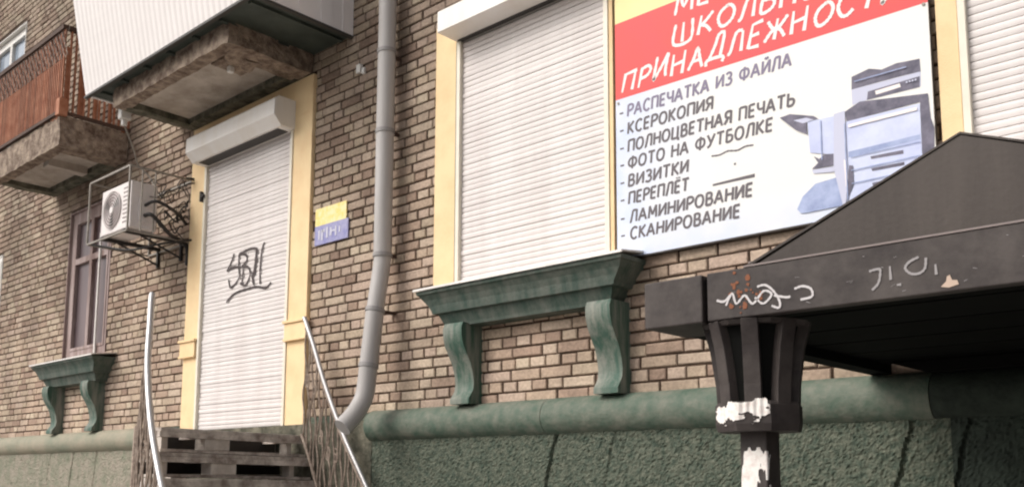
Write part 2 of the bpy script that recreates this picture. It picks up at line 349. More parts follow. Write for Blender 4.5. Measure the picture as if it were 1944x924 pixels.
# printed rounded sans capitals: (width, strokes)
P2 = {
 'Р': (.56, [[(.06, 0), (.06, 1)], [(.06, .97), (.34, .98), (.52, .88), (.55, .74), (.50, .58), (.32, .48), (.06, .47)]]),
 'А': (.70, [[(.0, 0), (.33, 1)], [(.33, 1), (.68, 0)], [(.13, .34), (.56, .34)]]),
 'С': (.64, [[(.60, .84), (.46, .97), (.30, .97), (.12, .80), (.05, .5), (.12, .2), (.30, .03), (.46, .03), (.60, .16)]]),
 'П': (.64, [[(.06, 0), (.06, 1)], [(.06, .97), (.60, .97)], [(.60, 1), (.60, 0)]]),
 'Е': (.52, [[(.06, 0), (.06, 1)], [(.06, .97), (.50, .97)], [(.06, .51), (.46, .51)], [(.06, .03), (.50, .03)]]),
 'Ё': (.52, [[(.06, 0), (.06, 1)], [(.06, .97), (.50, .97)], [(.06, .51), (.46, .51)], [(.06, .03), (.50, .03)], [(.15, 1.16), (.17, 1.26)], [(.38, 1.16), (.40, 1.26)]]),
 'Ч': (.60, [[(.06, 1), (.08, .62), (.20, .46), (.38, .44), (.55, .50)], [(.56, 1), (.56, 0)]]),
 'Т': (.62, [[(.0, .97), (.62, .97)], [(.31, .97), (.31, 0)]]),
 'К': (.58, [[(.06, 0), (.06, 1)], [(.55, 1), (.10, .48)], [(.14, .56), (.58, 0)]]),
 'И': (.66, [[(.06, 1), (.06, 0)], [(.06, .04), (.62, .96)], [(.62, 1), (.62, 0)]]),
 'Й': (.66, [[(.06, 1), (.06, 0)], [(.06, .04), (.62, .96)], [(.62, 1), (.62, 0)], [(.20, 1.24), (.34, 1.13), (.50, 1.24)]]),
 'З': (.56, [[(.05, .88), (.22, .98), (.42, .93), (.48, .76), (.40, .58), (.22, .52)], [(.22, .52), (.44, .46), (.52, .27), (.42, .07), (.22, .02), (.03, .12)]]),
 'Ф': (.84, [[(.42, 1.04), (.42, -.04)], [(.42, .86), (.16, .80), (.05, .52), (.16, .24), (.42, .17), (.68, .24), (.79, .52), (.68, .80), (.42, .86)]]),
 'Л': (.66, [[(.0, .03), (.10, .10), (.24, .97)], [(.22, .97), (.60, .97)], [(.60, 1), (.60, 0)]]),
 'О': (.74, [[(.37, .98), (.14, .85), (.05, .5), (.14, .15), (.37, .02), (.60, .15), (.69, .5), (.60, .85), (.37, .98)]]),
 'Я': (.58, [[(.54, 0), (.54, 1)], [(.54, .97), (.26, .98), (.09, .88), (.07, .72), (.12, .56), (.30, .48), (.54, .47)], [(.28, .47), (.02, 0)]]),
 'Н': (.64, [[(.06, 0), (.06, 1)], [(.06, .51), (.60, .51)], [(.60, 1), (.60, 0)]]),
 'Ц': (.70, [[(.06, 1), (.06, 0)], [(.06, .03), (.66, .03)], [(.56, 1), (.56, .03)], [(.66, .03), (.66, -.2)]]),
 'В': (.58, [[(.06, 0), (.06, 1)], [(.06, .97), (.34, .97), (.46, .86), (.44, .62), (.30, .53), (.06, .52)], [(.30, .53), (.50, .44), (.54, .24), (.44, .06), (.30, .03), (.06, .03)]]),
 'Ь': (.56, [[(.06, 1), (.06, 0)], [(.06, .53), (.34, .53), (.50, .44), (.53, .28), (.48, .12), (.32, .03), (.06, .03)]]),
 'У': (.64, [[(.02, 1), (.32, .38)], [(.62, 1), (.36, .38), (.22, .08), (.04, .02)]]),
 'Б': (.56, [[(.06, 0), (.06, 1)], [(.06, .97), (.48, .97)], [(.06, .55), (.34, .55), (.50, .46), (.53, .28), (.48, .12), (.32, .03), (.06, .03)]]),
 'М': (.78, [[(.06, 0), (.10, 1)], [(.10, 1), (.39, .25)], [(.39, .25), (.68, 1)], [(.68, 1), (.74, 0)]]),
 ' ': (.30, []),
}
def print_text(name, txt, x0, x1, z, h, y, m, parent, width):
    tot = sum(P2[c][0] + .17 for c in txt) - .17; s = (x1 - x0) / tot; x = x0; lines = []
    for c in txt + ' ':
        if c == ' ' and lines: ribbon(name, lines, width, y, m, parent, even=True); lines = []
        for ln in P2[c][1]: lines.append([(x + p * s + .10 * q * h, z + q * h) for p, q in ln])
        x += (P2[c][0] + .17) * s
def brush_text(name, txt, x0, x1, z, h, y, m, parent, width=.018, shear=.22, seed=1):
    """hand-brushed lettering: each letter drawn as strokes, a little uneven"""
    rg = random.Random(seed); tot = sum(GLYPH[c][0] + .14 for c in txt); s = (x1 - x0) / tot; x = x0; lines = []
    for c in txt:
        wd, st = GLYPH[c]; dz = rg.uniform(-.09, .09) * h; sc = rg.uniform(.95, 1.22); sh = shear + rg.uniform(-.1, .1)
        for ln in st: lines.append([(x + px_ * s + sh * pz_ * h, z + dz + pz_ * h * sc) for px_, pz_ in ln])
        x += (wd + .14) * s
    return ribbon(name, lines, width, y, m, parent)

# traced print and scrawl outlines, metres on the wall plane (x, z)
PRINTER=[('dark', [(-1.815, 3.639), (-1.725, 3.656), (-1.662, 3.632), (-1.589, 3.643), (-1.477, 3.632), (-1.475, 3.566), (-1.549, 3.569), (-1.665, 3.571), (-1.818, 3.572)]),
('pale', [(-1.818, 3.572), (-1.475, 3.566), (-1.478, 3.493), (-1.77, 3.495), (-1.817, 3.489)]),
('dark', [(-1.735, 3.538), (-1.48, 3.544), (-1.483, 3.489), (-1.742, 3.495)]),
('white', [(-1.699, 3.531), (-1.577, 3.535), (-1.573, 3.515), (-1.695, 3.51)]),
('dark', [(-1.779, 3.497), (-1.447, 3.447), (-1.444, 3.414), (-1.849, 3.41), (-1.856, 3.465)]),
('blue', [(-1.854, 3.411), (-1.487, 3.407), (-1.489, 3.124), (-1.484, 2.969), (-1.822, 2.954), (-1.857, 3.008)]),
('dark', [(-1.485, 3.448), (-1.447, 3.442), (-1.44, 3.321), (-1.426, 3.272), (-1.432, 3.165), (-1.437, 3.067), (-1.488, 3.06)]),
('mid', [(-1.846, 3.25), (-1.495, 3.253), (-1.492, 3.229), (-1.848, 3.221)]),
('dark', [(-1.737, 3.2), (-1.576, 3.195), (-1.575, 3.176), (-1.733, 3.185)]),
('dark', [(-1.735, 3.138), (-1.574, 3.134), (-1.573, 3.118), (-1.731, 3.123)]),
('dark', [(-1.734, 3.063), (-1.573, 3.065), (-1.572, 3.049), (-1.73, 3.044)]),
('blue', [(-2.058, 3.465), (-1.914, 3.456), (-1.923, 3.254), (-2.049, 3.293)]),
('dark', [(-2.03, 3.269), (-2.001, 3.248), (-1.971, 3.265), (-1.923, 3.258), (-1.925, 3.196), (-2.043, 3.203), (-2.007, 3.229)]),
('pale', [(-2.043, 3.198), (-1.925, 3.191), (-1.927, 3.162), (-2.034, 3.177)]),
('mid', [(-2.131, 3.005), (-2.098, 3.067), (-2.026, 3.121), (-1.928, 3.129), (-1.899, 3.132), (-1.867, 3.106), (-1.872, 2.978), (-2.082, 2.976), (-2.112, 2.98)]),
('pale', [(-1.914, 3.466), (-1.856, 3.47), (-1.853, 3.208), (-1.854, 3.065), (-1.872, 2.983), (-1.886, 2.981), (-1.926, 3.177)]),
('white', [(-1.872, 3.213), (-1.858, 3.209), (-1.853, 3.103), (-1.866, 3.067)]),
('dark', [(-1.845, 3.178), (-1.826, 3.173), (-1.826, 3.078), (-1.867, 2.992), (-1.863, 3.048)]),
('dark', [(-2.211, 3.525), (-2.153, 3.53), (-2.022, 3.485), (-1.998, 3.464), (-2.063, 3.466), (-2.061, 3.395), (-2.125, 3.437)]),
('pale', [(-2.134, 3.49), (-2.062, 3.486), (-2.023, 3.465), (-2.063, 3.461), (-2.083, 3.461)]),
]
DOORTAG= [[(-7.712, 3.676), (-7.754, 3.6), (-7.828, 3.524)], [(-7.828, 3.524), (-7.71, 3.545), (-7.584, 3.526)], [(-7.624, 3.658), (-7.623, 3.537), (-7.608, 3.431), (-7.743, 3.355), (-7.789, 3.44)], [(-7.624, 3.658), (-7.442, 3.675), (-7.321, 3.659)], [(-7.609, 3.659), (-7.507, 3.63), (-7.488, 3.576), (-7.568, 3.528), (-7.46, 3.508), (-7.424, 3.43), (-7.494, 3.347), (-7.588, 3.377)], [(-7.544, 3.507), (-7.547, 3.439), (-7.557, 3.373)], [(-7.336, 3.662), (-7.354, 3.496), (-7.385, 3.399), (-7.357, 3.328)], [(-7.321, 3.659), (-7.339, 3.493), (-7.37, 3.397), (-7.355, 3.345)], [(-7.205, 3.699), (-7.245, 3.63), (-7.263, 3.465), (-7.254, 3.322)], [(-7.08, 3.314), (-7.163, 3.276), (-7.326, 3.307), (-7.552, 3.304), (-7.706, 3.281), (-7.812, 3.226)]]
FASCIATAG= [[(-1.519, 2.169), (-1.493, 2.162), (-1.47, 2.18)], [(-1.486, 2.148), (-1.463, 2.185), (-1.449, 2.15), (-1.419, 2.173), (-1.392, 2.143), (-1.355, 2.178), (-1.328, 2.164), (-1.357, 2.139), (-1.384, 2.162)], [(-1.376, 2.194), (-1.348, 2.196), (-1.321, 2.173), (-1.302, 2.138), (-1.306, 2.12), (-1.329, 2.129)], [(-1.321, 2.16), (-1.281, 2.149), (-1.267, 2.15)], [(-1.253, 2.171), (-1.227, 2.176), (-1.201, 2.164), (-1.199, 2.141), (-1.235, 2.136)], [(-1.025, 2.191), (-1.002, 2.194), (-0.993, 2.189), (-1.0, 2.154), (-1.019, 2.136)], [(-0.966, 2.197), (-0.965, 2.158)], [(-0.949, 2.141), (-0.937, 2.141)], [(-0.886, 2.211), (-0.912, 2.201), (-0.924, 2.185), (-0.91, 2.168), (-0.888, 2.165), (-0.871, 2.177), (-0.867, 2.206)], [(-0.843, 2.184), (-0.842, 2.155)], [(-1.79, 2.164), (-1.795, 2.136)], [(-1.699, 2.174), (-1.695, 2.149), (-1.72, 2.149)], [(-0.814, 2.117), (-0.802, 2.144), (-0.783, 2.113)]]

# ================================================================ ground
struct(MB().box(-60, 60, -60, 30, -.5, 0).build('ground', M['asphalt']))
pav = struct(MB().box(-20, 4, -9.0, -.05, .004, .12).build('pavement', M['paving'], bevel=.01))
kerb_me = MB().box(0, .98, -9.15, -9.01, .004, .135).mesh('kerb_stone', M['paving'])
for i in range(24):
    obj('kerb_stone', kerb_me, pav, (-20 + i, 0, 0))

# ================================================================ the building
BLD = thing('apartment_building', 'tan brick apartment block with yellow door and window surrounds and a green plinth', 'building', (-8, .2, 0))
X0, X1, ZB, ZT = -17.2, 1.4, 2.10, 9.4
# openings: (x0, x1, z0, z1)
DOOR = (-8.55, -6.52, 1.80, 5.10)
WIN1 = (-4.96, -3.33, 2.93, 4.96)
WIN2 = (-1.40, .30, 2.93, 4.96)
WINL = (-11.50, -10.35, 2.96, 4.78)
WINF = (-15.1, -13.68, 3.88, 4.62)
WINU = (-14.75, -13.42, 6.10, 7.92)
HOLES = [DOOR, WIN1, WIN2, WINL, WINF, WINU]
mb = MB()
for a, b, c, d in split_rects(X0, X1, 1.9, ZT, HOLES): mb.box(a, b, .013, .38, c, d)
WALL = mb.build('brick_wall', M['mortar'], BLD)
mb = MB()
mb.box(X0, X1, .39, .41, 0, ZT).box(X0, X1, 8, 8.3, 0, ZT).box(X0 - .3, X0, 0.013, 8.3, 0, ZT).box(X1, X1 + .3, .013, 8.3, 0, ZT).box(X0 - .3, X1 + .3, .013, 8.3, ZT, ZT + .3)
mb.build('inner_wall', M['interior'], BLD)

jr = random.Random(21)
def brick_vs(x0, x1, z0, z1, y):
    e = .004 + jr.random() * .003
    g = lambda: jr.uniform(-.0028, .0028)
    return brick_base(x0 + g(), x1 + g(), z0 + g() * .6, z1 + g() * .6, y, e)
def brick_base(x0, x1, z0, z1, y, e):
    return [(x0, y + e, z0), (x1, y + e, z0), (x1, y + e, z1), (x0, y + e, z1),
            (x0 + e, y, z0 + e), (x1 - e, y, z0 + e), (x1 - e, y, z1 - e), (x0 + e, y, z1 - e),
            (x0, y + .03, z0), (x1, y + .03, z0), (x1, y + .03, z1), (x0, y + .03, z1)]
BF = [(4, 5, 6, 7), (0, 1, 5, 4), (1, 2, 6, 5), (2, 3, 7, 6), (3, 0, 4, 7), (8, 9, 1, 0), (9, 10, 2, 1), (10, 11, 3, 2), (11, 8, 0, 3)]
bricks = []
CH, J = .0755, .0125
rr = random.Random(3)
k = 0; z = ZB
while z < ZT:
    x = X0 - rr.random() * .05 - (0.065 if k % 2 else 0)
    while x < X1:
        if k % 2 == 0: wd = .26 if rr.random() > .08 else .13
        else: wd = .13 if rr.random() > .16 else .26
        a, b = x + J / 2 + rr.uniform(-.002, .002), x + wd - J / 2 + rr.uniform(-.002, .002)
        z0, z1 = z + rr.uniform(-.0015, .0015), z + CH - J + rr.uniform(-.002, .002)
        spans = [(a, b)]
        for h in HOLES:
            if z1 > h[2] and z0 < h[3]:
                ns = []
                for p, q in spans:
                    if q <= h[0] or p >= h[1]: ns.append((p, q)); continue
                    if p < h[0] - .02: ns.append((p, h[0] - .002))
                    if q > h[1] + .02: ns.append((h[1] + .002, q))
                spans = ns
        for p, q in spans:
            if q - p > .025 and q > X0 and p < X1: bricks.append((p, q, z0, z1, rr.uniform(-.0035, .003)))
        x += wd
    z += CH; k += 1

CAMP = Vector((0, -4.6, 1.6))
def pix(p):
    d = Vector(p) - CAMP; cz = d.dot(fwd)
    return (972 + 1784.4 * d.dot(right) / cz, 679.9 + 1784.4 * d.dot(down) / cz) if cz > .1 else (-1e5, 0)
def vis_area(b):
    """how large a brick shows in the picture, 0 when it is out of frame or behind banner, sill, canopy or stairs"""
    cx, cz = (b[0] + b[1]) / 2, (b[2] + b[3]) / 2
    if -3.36 < cx < -1.36 and cz > 2.90: return 0
    x, y = pix((cx, 0, cz))
    if not (5 < x < 1940 and 5 < y < 920): return 0
    if x > 1180 and y > 255 and y > 540 - (x - 1440) * .7 and x > 1400 and y < 640: return 0
    if 1215 < x < 1345 and 525 < y < 640 or 1345 < x < 1560 and y > 500 or x > 1560 and y < 668: return 0
    if x > 1345 and 500 < y < 620: return 0
    if cz > 2.66 and cz < 2.94 and -4.9 < cx < -3.1: return 0
    if cz < 2.13: return 0
    if abs(cx + 5.38) < .13: return 0
    p, q, r_ = pix((b[0], 0, b[2])), pix((b[1], 0, b[2])), pix((b[0], 0, b[3]))
    return abs((q[0] - p[0]) * (r_[1] - p[1]))
order = sorted(range(len(bricks)), key=lambda i: -vis_area(bricks[i]))
near = set(order[:299])
cache = {}
for i in order[:299]:
    p, q, z0, z1, dy = bricks[i]
    w5 = round((q - p) * 200) / 200; h5 = round((z1 - z0) * 500) / 500
    va = rr.randrange(4); w_, h_ = w5, h5; w5 = (w5, va)
    if (w5, h5) not in cache:
        cache[(w5, h5)] = MB().add(brick_vs(-w_ / 2, w_ / 2, -h_ / 2, h_ / 2, 0), BF).mesh('brick', M['brick'])
    obj('brick', cache[(w5, h5)], WALL, ((p + q) / 2, dy, (z0 + z1) / 2), (rr.uniform(-.006, .006), rr.uniform(-.006, .006), 0))
mb = MB()
for i, b in enumerate(bricks):
    if i not in near: mb.add(brick_vs(b[0], b[1], b[2], b[3], b[4]), BF)
stuff(mb.build('brick_courses', M['brick'], WALL))

# ---------------------------------------------------------------- plinth
def stucco_sheet(x0, x1, z0, z1, y, step, amp, m, cracks, name):
    nx = int((x1 - x0) / step); nz = int((z1 - z0) / step); vs = []; fs = []
    for j in range(nz + 1):
        for i in range(nx + 1):
            x = x0 + (x1 - x0) * i / nx; z = z0 + (z1 - z0) * j / nz
            n1 = noise.noise(Vector((x * 48, z * 48, 3))); n2 = noise.noise(Vector((x * 88, z * 88, 9)))
            yy = y - amp * (.6 * n1 + .55 * n2)
            for cx, wv, dep in cracks:
                d = abs(x - (cx + wv * math.sin(z * 9 + cx) + .03 * noise.noise(Vector((cx, z * 6, 0))) + (z - 1.85) * .25))
                if d < .011: yy += dep
            vs.append((x, yy, z))
    o = nx + 1
    for j in range(nz):
        for i in range(nx): fs.append((j * o + i, j * o + i + 1, (j + 1) * o + i + 1, (j + 1) * o + i))
    me = bpy.data.meshes.new(name); me.from_pydata(vs, [], fs); me.materials.append(m)
    return me
obj_late = []
PL = MB().box(X0, X1, .0, .38, 0, 2.098).build('plinth', M['stucco'], BLD)
obj('stucco_coat', stucco_sheet(-5.6, -1.43, 1.30, 1.90, -.045, .0105, .013, M['stucco'], [(-3.79, .012, .024), (-3.33, .01, .010), (-1.62, .02, .022)], 'stucco_coat'), PL)
obj('stucco_coat', stucco_sheet(-13.9, -9.02, 1.30, 1.93, -.045, .014, .010, M['stucco_pale'], [(-11.55, .01, .008), (-10.9, .01, .015), (-10.3, .008, .010)], 'stucco_coat'), PL)['label'] = 'pale green stucco coat with vertical cracks'
obj('stucco_coat', stucco_sheet(-1.43, X1, 1.30, 1.90, -.047, .0105, .013, M['shaded_green'], [(-1.36, .02, .02)], 'stucco_coat'), PL)['label'] = 'stucco coat with the canopy shade painted in'
MB().box(X0, X1, -.03, -.001, 0, 1.31).box(X0, -13.9, -.045, -.001, 1.32, 1.9).build('plinth_base', M['stucco'], PL)

def roll(x0, x1, m, name, label=None, cz=1.992, r=.122):
    mb = MB(); rings = []
    n = max(6, int((x1 - x0) / .06))
    for i in range(n + 1):
        x = x0 + (x1 - x0) * i / n; ring = []
        for k in range(13):
            a = PI / 2 + PI * k / 12
            rr_ = r * (1 + .025 * noise.noise(Vector((x * 2.2, k * .5, 4))))
            ring.append((x, .004 - abs(math.cos(a)) * rr_ * 1.0, cz + math.sin(a) * rr_ * .98))
        ring += [(x, .03, cz - r), (x, .03, cz + r)]
        rings.append(ring)
    mb.loft(rings)
    return mb.build(name, m, PL, smooth=True, label=label)
# joints every few metres, as the moulding was cast
for a, b in ((-5.62, -3.865), (-3.86, -2.47), (-2.466, -1.50)):
    roll(a, b, M['roll_dark'], 'roll_moulding')
roll(-1.495, X1, M['shaded_green'], 'roll_moulding', 'roll moulding with the canopy shade painted in')
for a, b in ((X0, -12.4), (-12.395, -9.30)):
    roll(a, b, M['roll_pale'], 'roll_moulding', 'pale weathered green roll moulding')
MB().box(-9.29, -5.6, -.05, -.002, 0, 2.04).build('plain_plinth_face', M['mossy'], PL)
MB().prism([(0.003 - abs(math.cos(PI/2 + PI * k / 10)) * .10, 1.992 + math.sin(PI/2 + PI * k / 10) * .10) for k in range(11)], -9.2985, -9.287).build('broken_end', M['darkflash'], PL)

# ---------------------------------------------------------------- door surround and shutters
SUR = MB().box(-8.55, -8.28, -.03, .20, 1.90, 4.75).box(-6.79, -6.52, -.03, .20, 1.90, 4.75).box(-8.55, -6.52, -.03, .20, 4.75, 5.08).build('door_surround', M['yellow'], BLD, bevel=.004)
for a, b in ((-8.585, -8.30), (-6.80, -6.485)):
    MB().box(a, b, -.055, -.029, 2.775, 2.905).box(a - .012, b + .012, -.072, -.029, 2.905, 2.93).box(a - .008, b + .008, -.065, -.029, 2.752, 2.775).build('capital', M['yellow'], SUR, bevel=.003)
MB().box(-8.28, -6.79, .05, .20, 1.9, 4.75).build('door_reveal', M['interior'], SUR)

def shutter(x0, x1, z0, z1, y, pitch, label=None):
    s = MB().box(x0, x1, y + .022, y + .03, z0, z1).build('roller_shutter', M['shutter'], BLD, label=label)
    pr = [(.012, 0), (.0035, .0005), (.001, pitch * .3), (.0, pitch * .6), (.0022, pitch * .86), (.0055, pitch * .93), (.014, pitch * .998)]
    me = MB().prism(pr, x0, x1).mesh('shutter_slat', M['shutter'])
    n = int((z1 - z0) / pitch)
    for i in range(n):
        obj('shutter_slat', me, s, (0, y + random.uniform(-.0012, .0012), z0 + i * pitch), (0, 0, random.uniform(-.0006, .0006)))
    MB().box(x0 - .035, x0, y - .030, y + .025, z0, z1).build('guide_rail', M['guide'], s, bevel=.002)
    MB().box(x1, x1 + .035, y - .030, y + .025, z0, z1).build('guide_rail', M['guide'], s, bevel=.002)
    return s
sdoor = shutter(-8.245, -6.825, 1.97, 4.70, -.012, .039, 'white door shutter with black scrawled tag')
sw1 = shutter(-4.700, -3.400, 2.94, 4.78, -.005, .039)
sw2 = shutter(-1.265, .22, 2.94, 4.78, -.005, .039)
# black line between jamb and guide
MB().box(-4.741, -4.736, -.034, -.02, 2.95, 4.78).build('sealant_line', M['darkflash'], sw1)
MB().box(-8.2885, -8.2815, -.034, -.02, 1.97, 4.60).build('sealant_line', M['darkflash'], sdoor)
ribbon('graffiti', DOORTAG, .021, -.0195, M['sprayblack'], sdoor)
# small latch on the door guide
MB().box(-8.31, -8.25, -.07, -.031, 4.32, 4.35).box(-8.30, -8.28, -.075, -.031, 4.28, 4.38).build('latch', M['darkflash'], sdoor)

# shutter boxes
bx = MB().prism([(-.013, 4.90), (-.20, 4.90), (-.245, 4.86), (-.25, 4.72), (-.17, 4.635), (-.013, 4.635)], -8.29, -6.775).build('shutter_box', M['boxm'], BLD, bevel=.006, label='white angled shutter box over the door')
MB().box(-8.20, -6.86, -.15, -.045, 4.628, 4.6345).build('outlet_slot', M['darkflash'], bx)
for a, b in ((-4.745, -3.36), (-1.31, .28)):
    bx = MB().box(a, b, -.225, -.012, 4.785, 4.945).build('shutter_box', M['boxm'], BLD, bevel=.005)
    MB().box(a + .03, b - .03, -.050, -.013, 4.778, 4.7845).build('outlet_slot', M['darkflash'], bx)
# window surrounds
MB().box(-4.741, -3.363, -.010, .2, 4.785, 4.958).build('lintel', M['boxm'], BLD)
MB().box(-1.301, .257, -.010, .2, 4.785, 4.958).build('lintel', M['boxm'], BLD)
MB().box(-4.96, -4.742, -.032, .2, 2.93, 4.96).build('window_surround', M['yellow'], BLD, bevel=.003)
MB().box(-3.362, -3.332, -.028, .2, 2.93, 4.96).build('window_surround', M['yellow'], BLD, bevel=.003)
MB().box(-1.40, -1.302, -.032, .2, 2.93, 4.96).build('window_surround', M['yellow'], BLD, bevel=.003)
MB().box(.258, .30, -.032, .2, 2.93, 4.96).build('window_surround', M['yellow'], BLD, bevel=.003)

# ---------------------------------------------------------------- sills on scroll consoles
CONS = [(.02, 2.655), (-.185, 2.655), (-.20, 2.62), (-.198, 2.56), (-.18, 2.50), (-.145, 2.44), (-.108, 2.38), (-.085, 2.31), (-.075, 2.25), (-.082, 2.20), (-.105, 2.165), (-.125, 2.14), (-.125, 2.105), (.02, 2.105)]
def sill(x0, x1, ztop, mg, cons, mc, label=None):
    xc = (x0 + x1) / 2; hw = (x1 - x0) / 2; rings = []
    for zz, ins, dep in ((-.022, 0, .262), (-.045, .006, .258), (-.052, .016, .245), (-.085, .040, .222), (-.125, .075, .205), (-.160, .098, .198), (-.180, .104, .194), (-.186, .135, .165), (-.22, .15, .150), (-.255, .17, .135), (-.275, .172, .13)):
        h = hw - ins; z_ = ztop + zz
        rings.append([(xc - h, -dep, z_), (xc + h, -dep, z_), (xc + h, .02, z_), (xc - h, .02, z_)])
    s = MB().loft(rings).build('window_sill', mg, BLD, label=label)
    # tin flashing with a drip edge
    MB().prism([(.012, ztop + .035), (-.275, ztop - .004), (-.278, ztop - .020), (-.268, ztop - .0205), (-.262, ztop - .012), (.012, ztop + .022)], x0 - .015, x1 + .015).build('flashing', M['flash'], s)
    for a, b in cons:
        MB().prism(CONS, a, b).build('console', mc, s, smooth=True, bevel=.003)
    return s
sill(-4.89, -3.12, 2.918, M['green'], [(-4.67, -4.49), (-3.43, -3.25)], M['consolepale'])
sill(-1.60, .48, 2.918, M['green'], [], M['consolepale'])
sill(-11.74, -10.08, 2.925, M['green'], [(-11.52, -11.36), (-10.48, -10.30)], M['consolepale'], 'small weathered green sill under the brown window')

# ---------------------------------------------------------------- old windows
def window(h, mf, nv, mh, mg, yf=.10, label=None, fw=.07, curtain=True):
    x0, x1, z0, z1 = h
    fr = MB().box(x0, x0 + fw, yf, yf + .07, z0, z1).box(x1 - fw, x1, yf, yf + .07, z0, z1).box(x0 + fw, x1 - fw, yf, yf + .07, z0, z0 + fw).box(x0 + fw, x1 - fw, yf, yf + .07, z1 - fw, z1).build('window', mf, BLD, bevel=.004, label=label)
    wv = (x1 - x0 - 2 * fw) / nv
    for i in range(nv):
        a = x0 + fw + i * wv
        zz = [z0 + fw] + [z0 + (z1 - z0) * t for t in mh] + [z1 - fw]
        for p, q in zip(zz, zz[1:]):
            MB().box(a + .03, a + wv - .03, yf + .035, yf + .041, p + .03, q - .03).build('pane', mg, fr)
            MB().box(a + .002, a + .035, yf - .008, yf + .05, p, q).box(a + wv - .035, a + wv - .002, yf - .008, yf + .05, p, q).box(a + .035, a + wv - .035, yf - .008, yf + .05, p, p + .035).box(a + .035, a + wv - .035, yf - .008, yf + .05, q - .035, q).build('sash', mf, fr)
    MB().box(x0, x1, yf + .16, yf + .17, z0, z1).build('curtain', M['curtain'], fr)
    MB().box(x0 - .001, x0 + .012, -.006, yf, z0, z1).box(x1 - .012, x1 + .001, -.006, yf, z0, z1).box(x0, x1, -.004, yf, z1 - .012, z1 + .001).box(x0, x1, -.004, yf, z0 - .001, z0 + .012).build('reveal', mf, fr)
    return fr
wl = window(WINL, M['brownwood'], 2, [.66], M['glass'], .03, 'old brown wooden window with white strips', fw=.12)
MB().box(-10.67, -10.645, .002, .022, 3.0, 4.40).build('white_strip', M['whiteframe'], wl)
window(WINF, M['whiteframe'], 2, [], M['skyglass'], .01, 'white window at the left edge')
window(WINU, M['whiteframe'], 2, [.62], M['skyglass'], .05, 'white balcony window upstairs', fw=.09)

# ---------------------------------------------------------------- enclosed white balcony over the door
def rough_box(x0, x1, y0, y1, z0, z1, step, amp, seed):
    b = bmesh.new(); bmesh.ops.create_cube(b, size=1)
    for v in b.verts: v.co = Vector(((x0 + x1) / 2 + v.co.x * (x1 - x0), (y0 + y1) / 2 + v.co.y * (y1 - y0), (z0 + z1) / 2 + v.co.z * (z1 - z0)))
    for _ in range(6):
        es = [e for e in b.edges if e.calc_length() > step * 1.5]
        if not es: break
        bmesh.ops.subdivide_edges(b, edges=es, cuts=1, use_grid_fill=True)
    for v in b.verts:
        c = v.co
        n = noise.noise_vector(c * 9 + Vector((seed, 0, 0))) * amp + noise.noise_vector(c * 28 + Vector((0, seed, 0))) * amp * .6
        v.co = c + n
    me = bpy.data.meshes.new('r'); b.to_mesh(me); b.free()
    return me
def slab(name, x0, x1, d, z0, z1, label, ms):
    s = MB().box(x0 + .02, x1 - .02, -d + .02, -.002, z0 + .09, z1).build(name, M['concrete'], BLD, label=label)
    MB().box(x0 + .15, x1 - .25, -d + .14, -.14, z0 + .055, z0 + .089).build('soffit_panel', M['concrete'], s)
    for (a, b, c, e, sd, mm) in ((x0, x1, -d, -d + .12, 1, ms), (x0, x0 + .14, -d + .1, -.02, 2, M['mossy']), (x1 - .26, x1, -d + .1, -.02, 3, ms), (x0 + .1, x1 - .2, -.13, -.01, 4, M['mossy'])):
        me = rough_box(a, b, c, e, z0, z1 - .01, .045, .010, sd); me.materials.append(mm)
        obj('edge_beam', me, s)
    return s
B1 = slab('balcony', -8.60, -6.56, .84, 5.09, 5.31, 'enclosed balcony clad in white ribbed siding', M['rough_concrete'])
# ribbed front leaning outward, flat side
def ribbed(x0, x1, yb, yt, zb, zt, pitch):
    mb = MB(); vs = []; n = int((x1 - x0) / (pitch / 4)); prof = [0, 0, .006, .006]
    for i in range(n + 1):
        x = x0 + (x1 - x0) * i / n; o = prof[i % 4]
        vs += [(x, yb - o, zb), (x, yt - o, zt), (x, yb + .03, zb), (x, yt + .03, zt)]
    fs = []
    for i in range(n):
        a = i * 4; b = a + 4; fs += [(a, b, b + 1, a + 1), (a + 2, a + 3, b + 3, b + 2), (a, a + 2, b + 2, b), (a + 1, b + 1, b + 3, a + 3)]
    fs += [(0, 1, 3, 2), (n * 4, n * 4 + 2, n * 4 + 3, n * 4 + 1)]
    return mb.add(vs, fs)
ribbed(-8.94, -6.03, -.96, -1.17, 5.255, 6.35, .082).build('ribbed_front', M['siding'], B1)
side = MB()
for i in range(9):
    y0_ = -.955 + i * .106; t = .955 / .955
    side.add([(-6.02 - (i % 2) * .006, y0_, 5.262), (-6.02 - (i % 2) * .006, y0_ + .106, 5.262), (-6.02 - (i % 2) * .006, (y0_ + .106) * 1.22, 6.35), (-6.02 - (i % 2) * .006, y0_ * 1.22, 6.35),
              (-6.05, y0_, 5.262), (-6.05, y0_ + .106, 5.262), (-6.05, (y0_ + .106) * 1.22, 6.35), (-6.05, y0_ * 1.22, 6.35)],
             [(0, 1, 2, 3), (4, 7, 6, 5), (0, 4, 5, 1), (3, 2, 6, 7), (0, 3, 7, 4), (1, 5, 6, 2)])
side.build('side_cladding', M['siding'], B1)
MB().add([(-8.94, -.955, 5.262), (-8.94, 0, 5.262), (-8.94, 0, 6.35), (-8.94, -1.165, 6.35), (-8.91, -.955, 5.262), (-8.91, 0, 5.262), (-8.91, 0, 6.35), (-8.91, -1.165, 6.35)],
         [(0, 3, 2, 1), (4, 5, 6, 7), (0, 1, 5, 4), (3, 7, 6, 2), (0, 4, 7, 3), (1, 2, 6, 5)]).build('side_cladding', M['siding'], B1)
MB().box(-8.90, -6.06, -.93, -.002, 5.268, 5.30).build('underside_sheet', M['dark_green_metal'], B1)
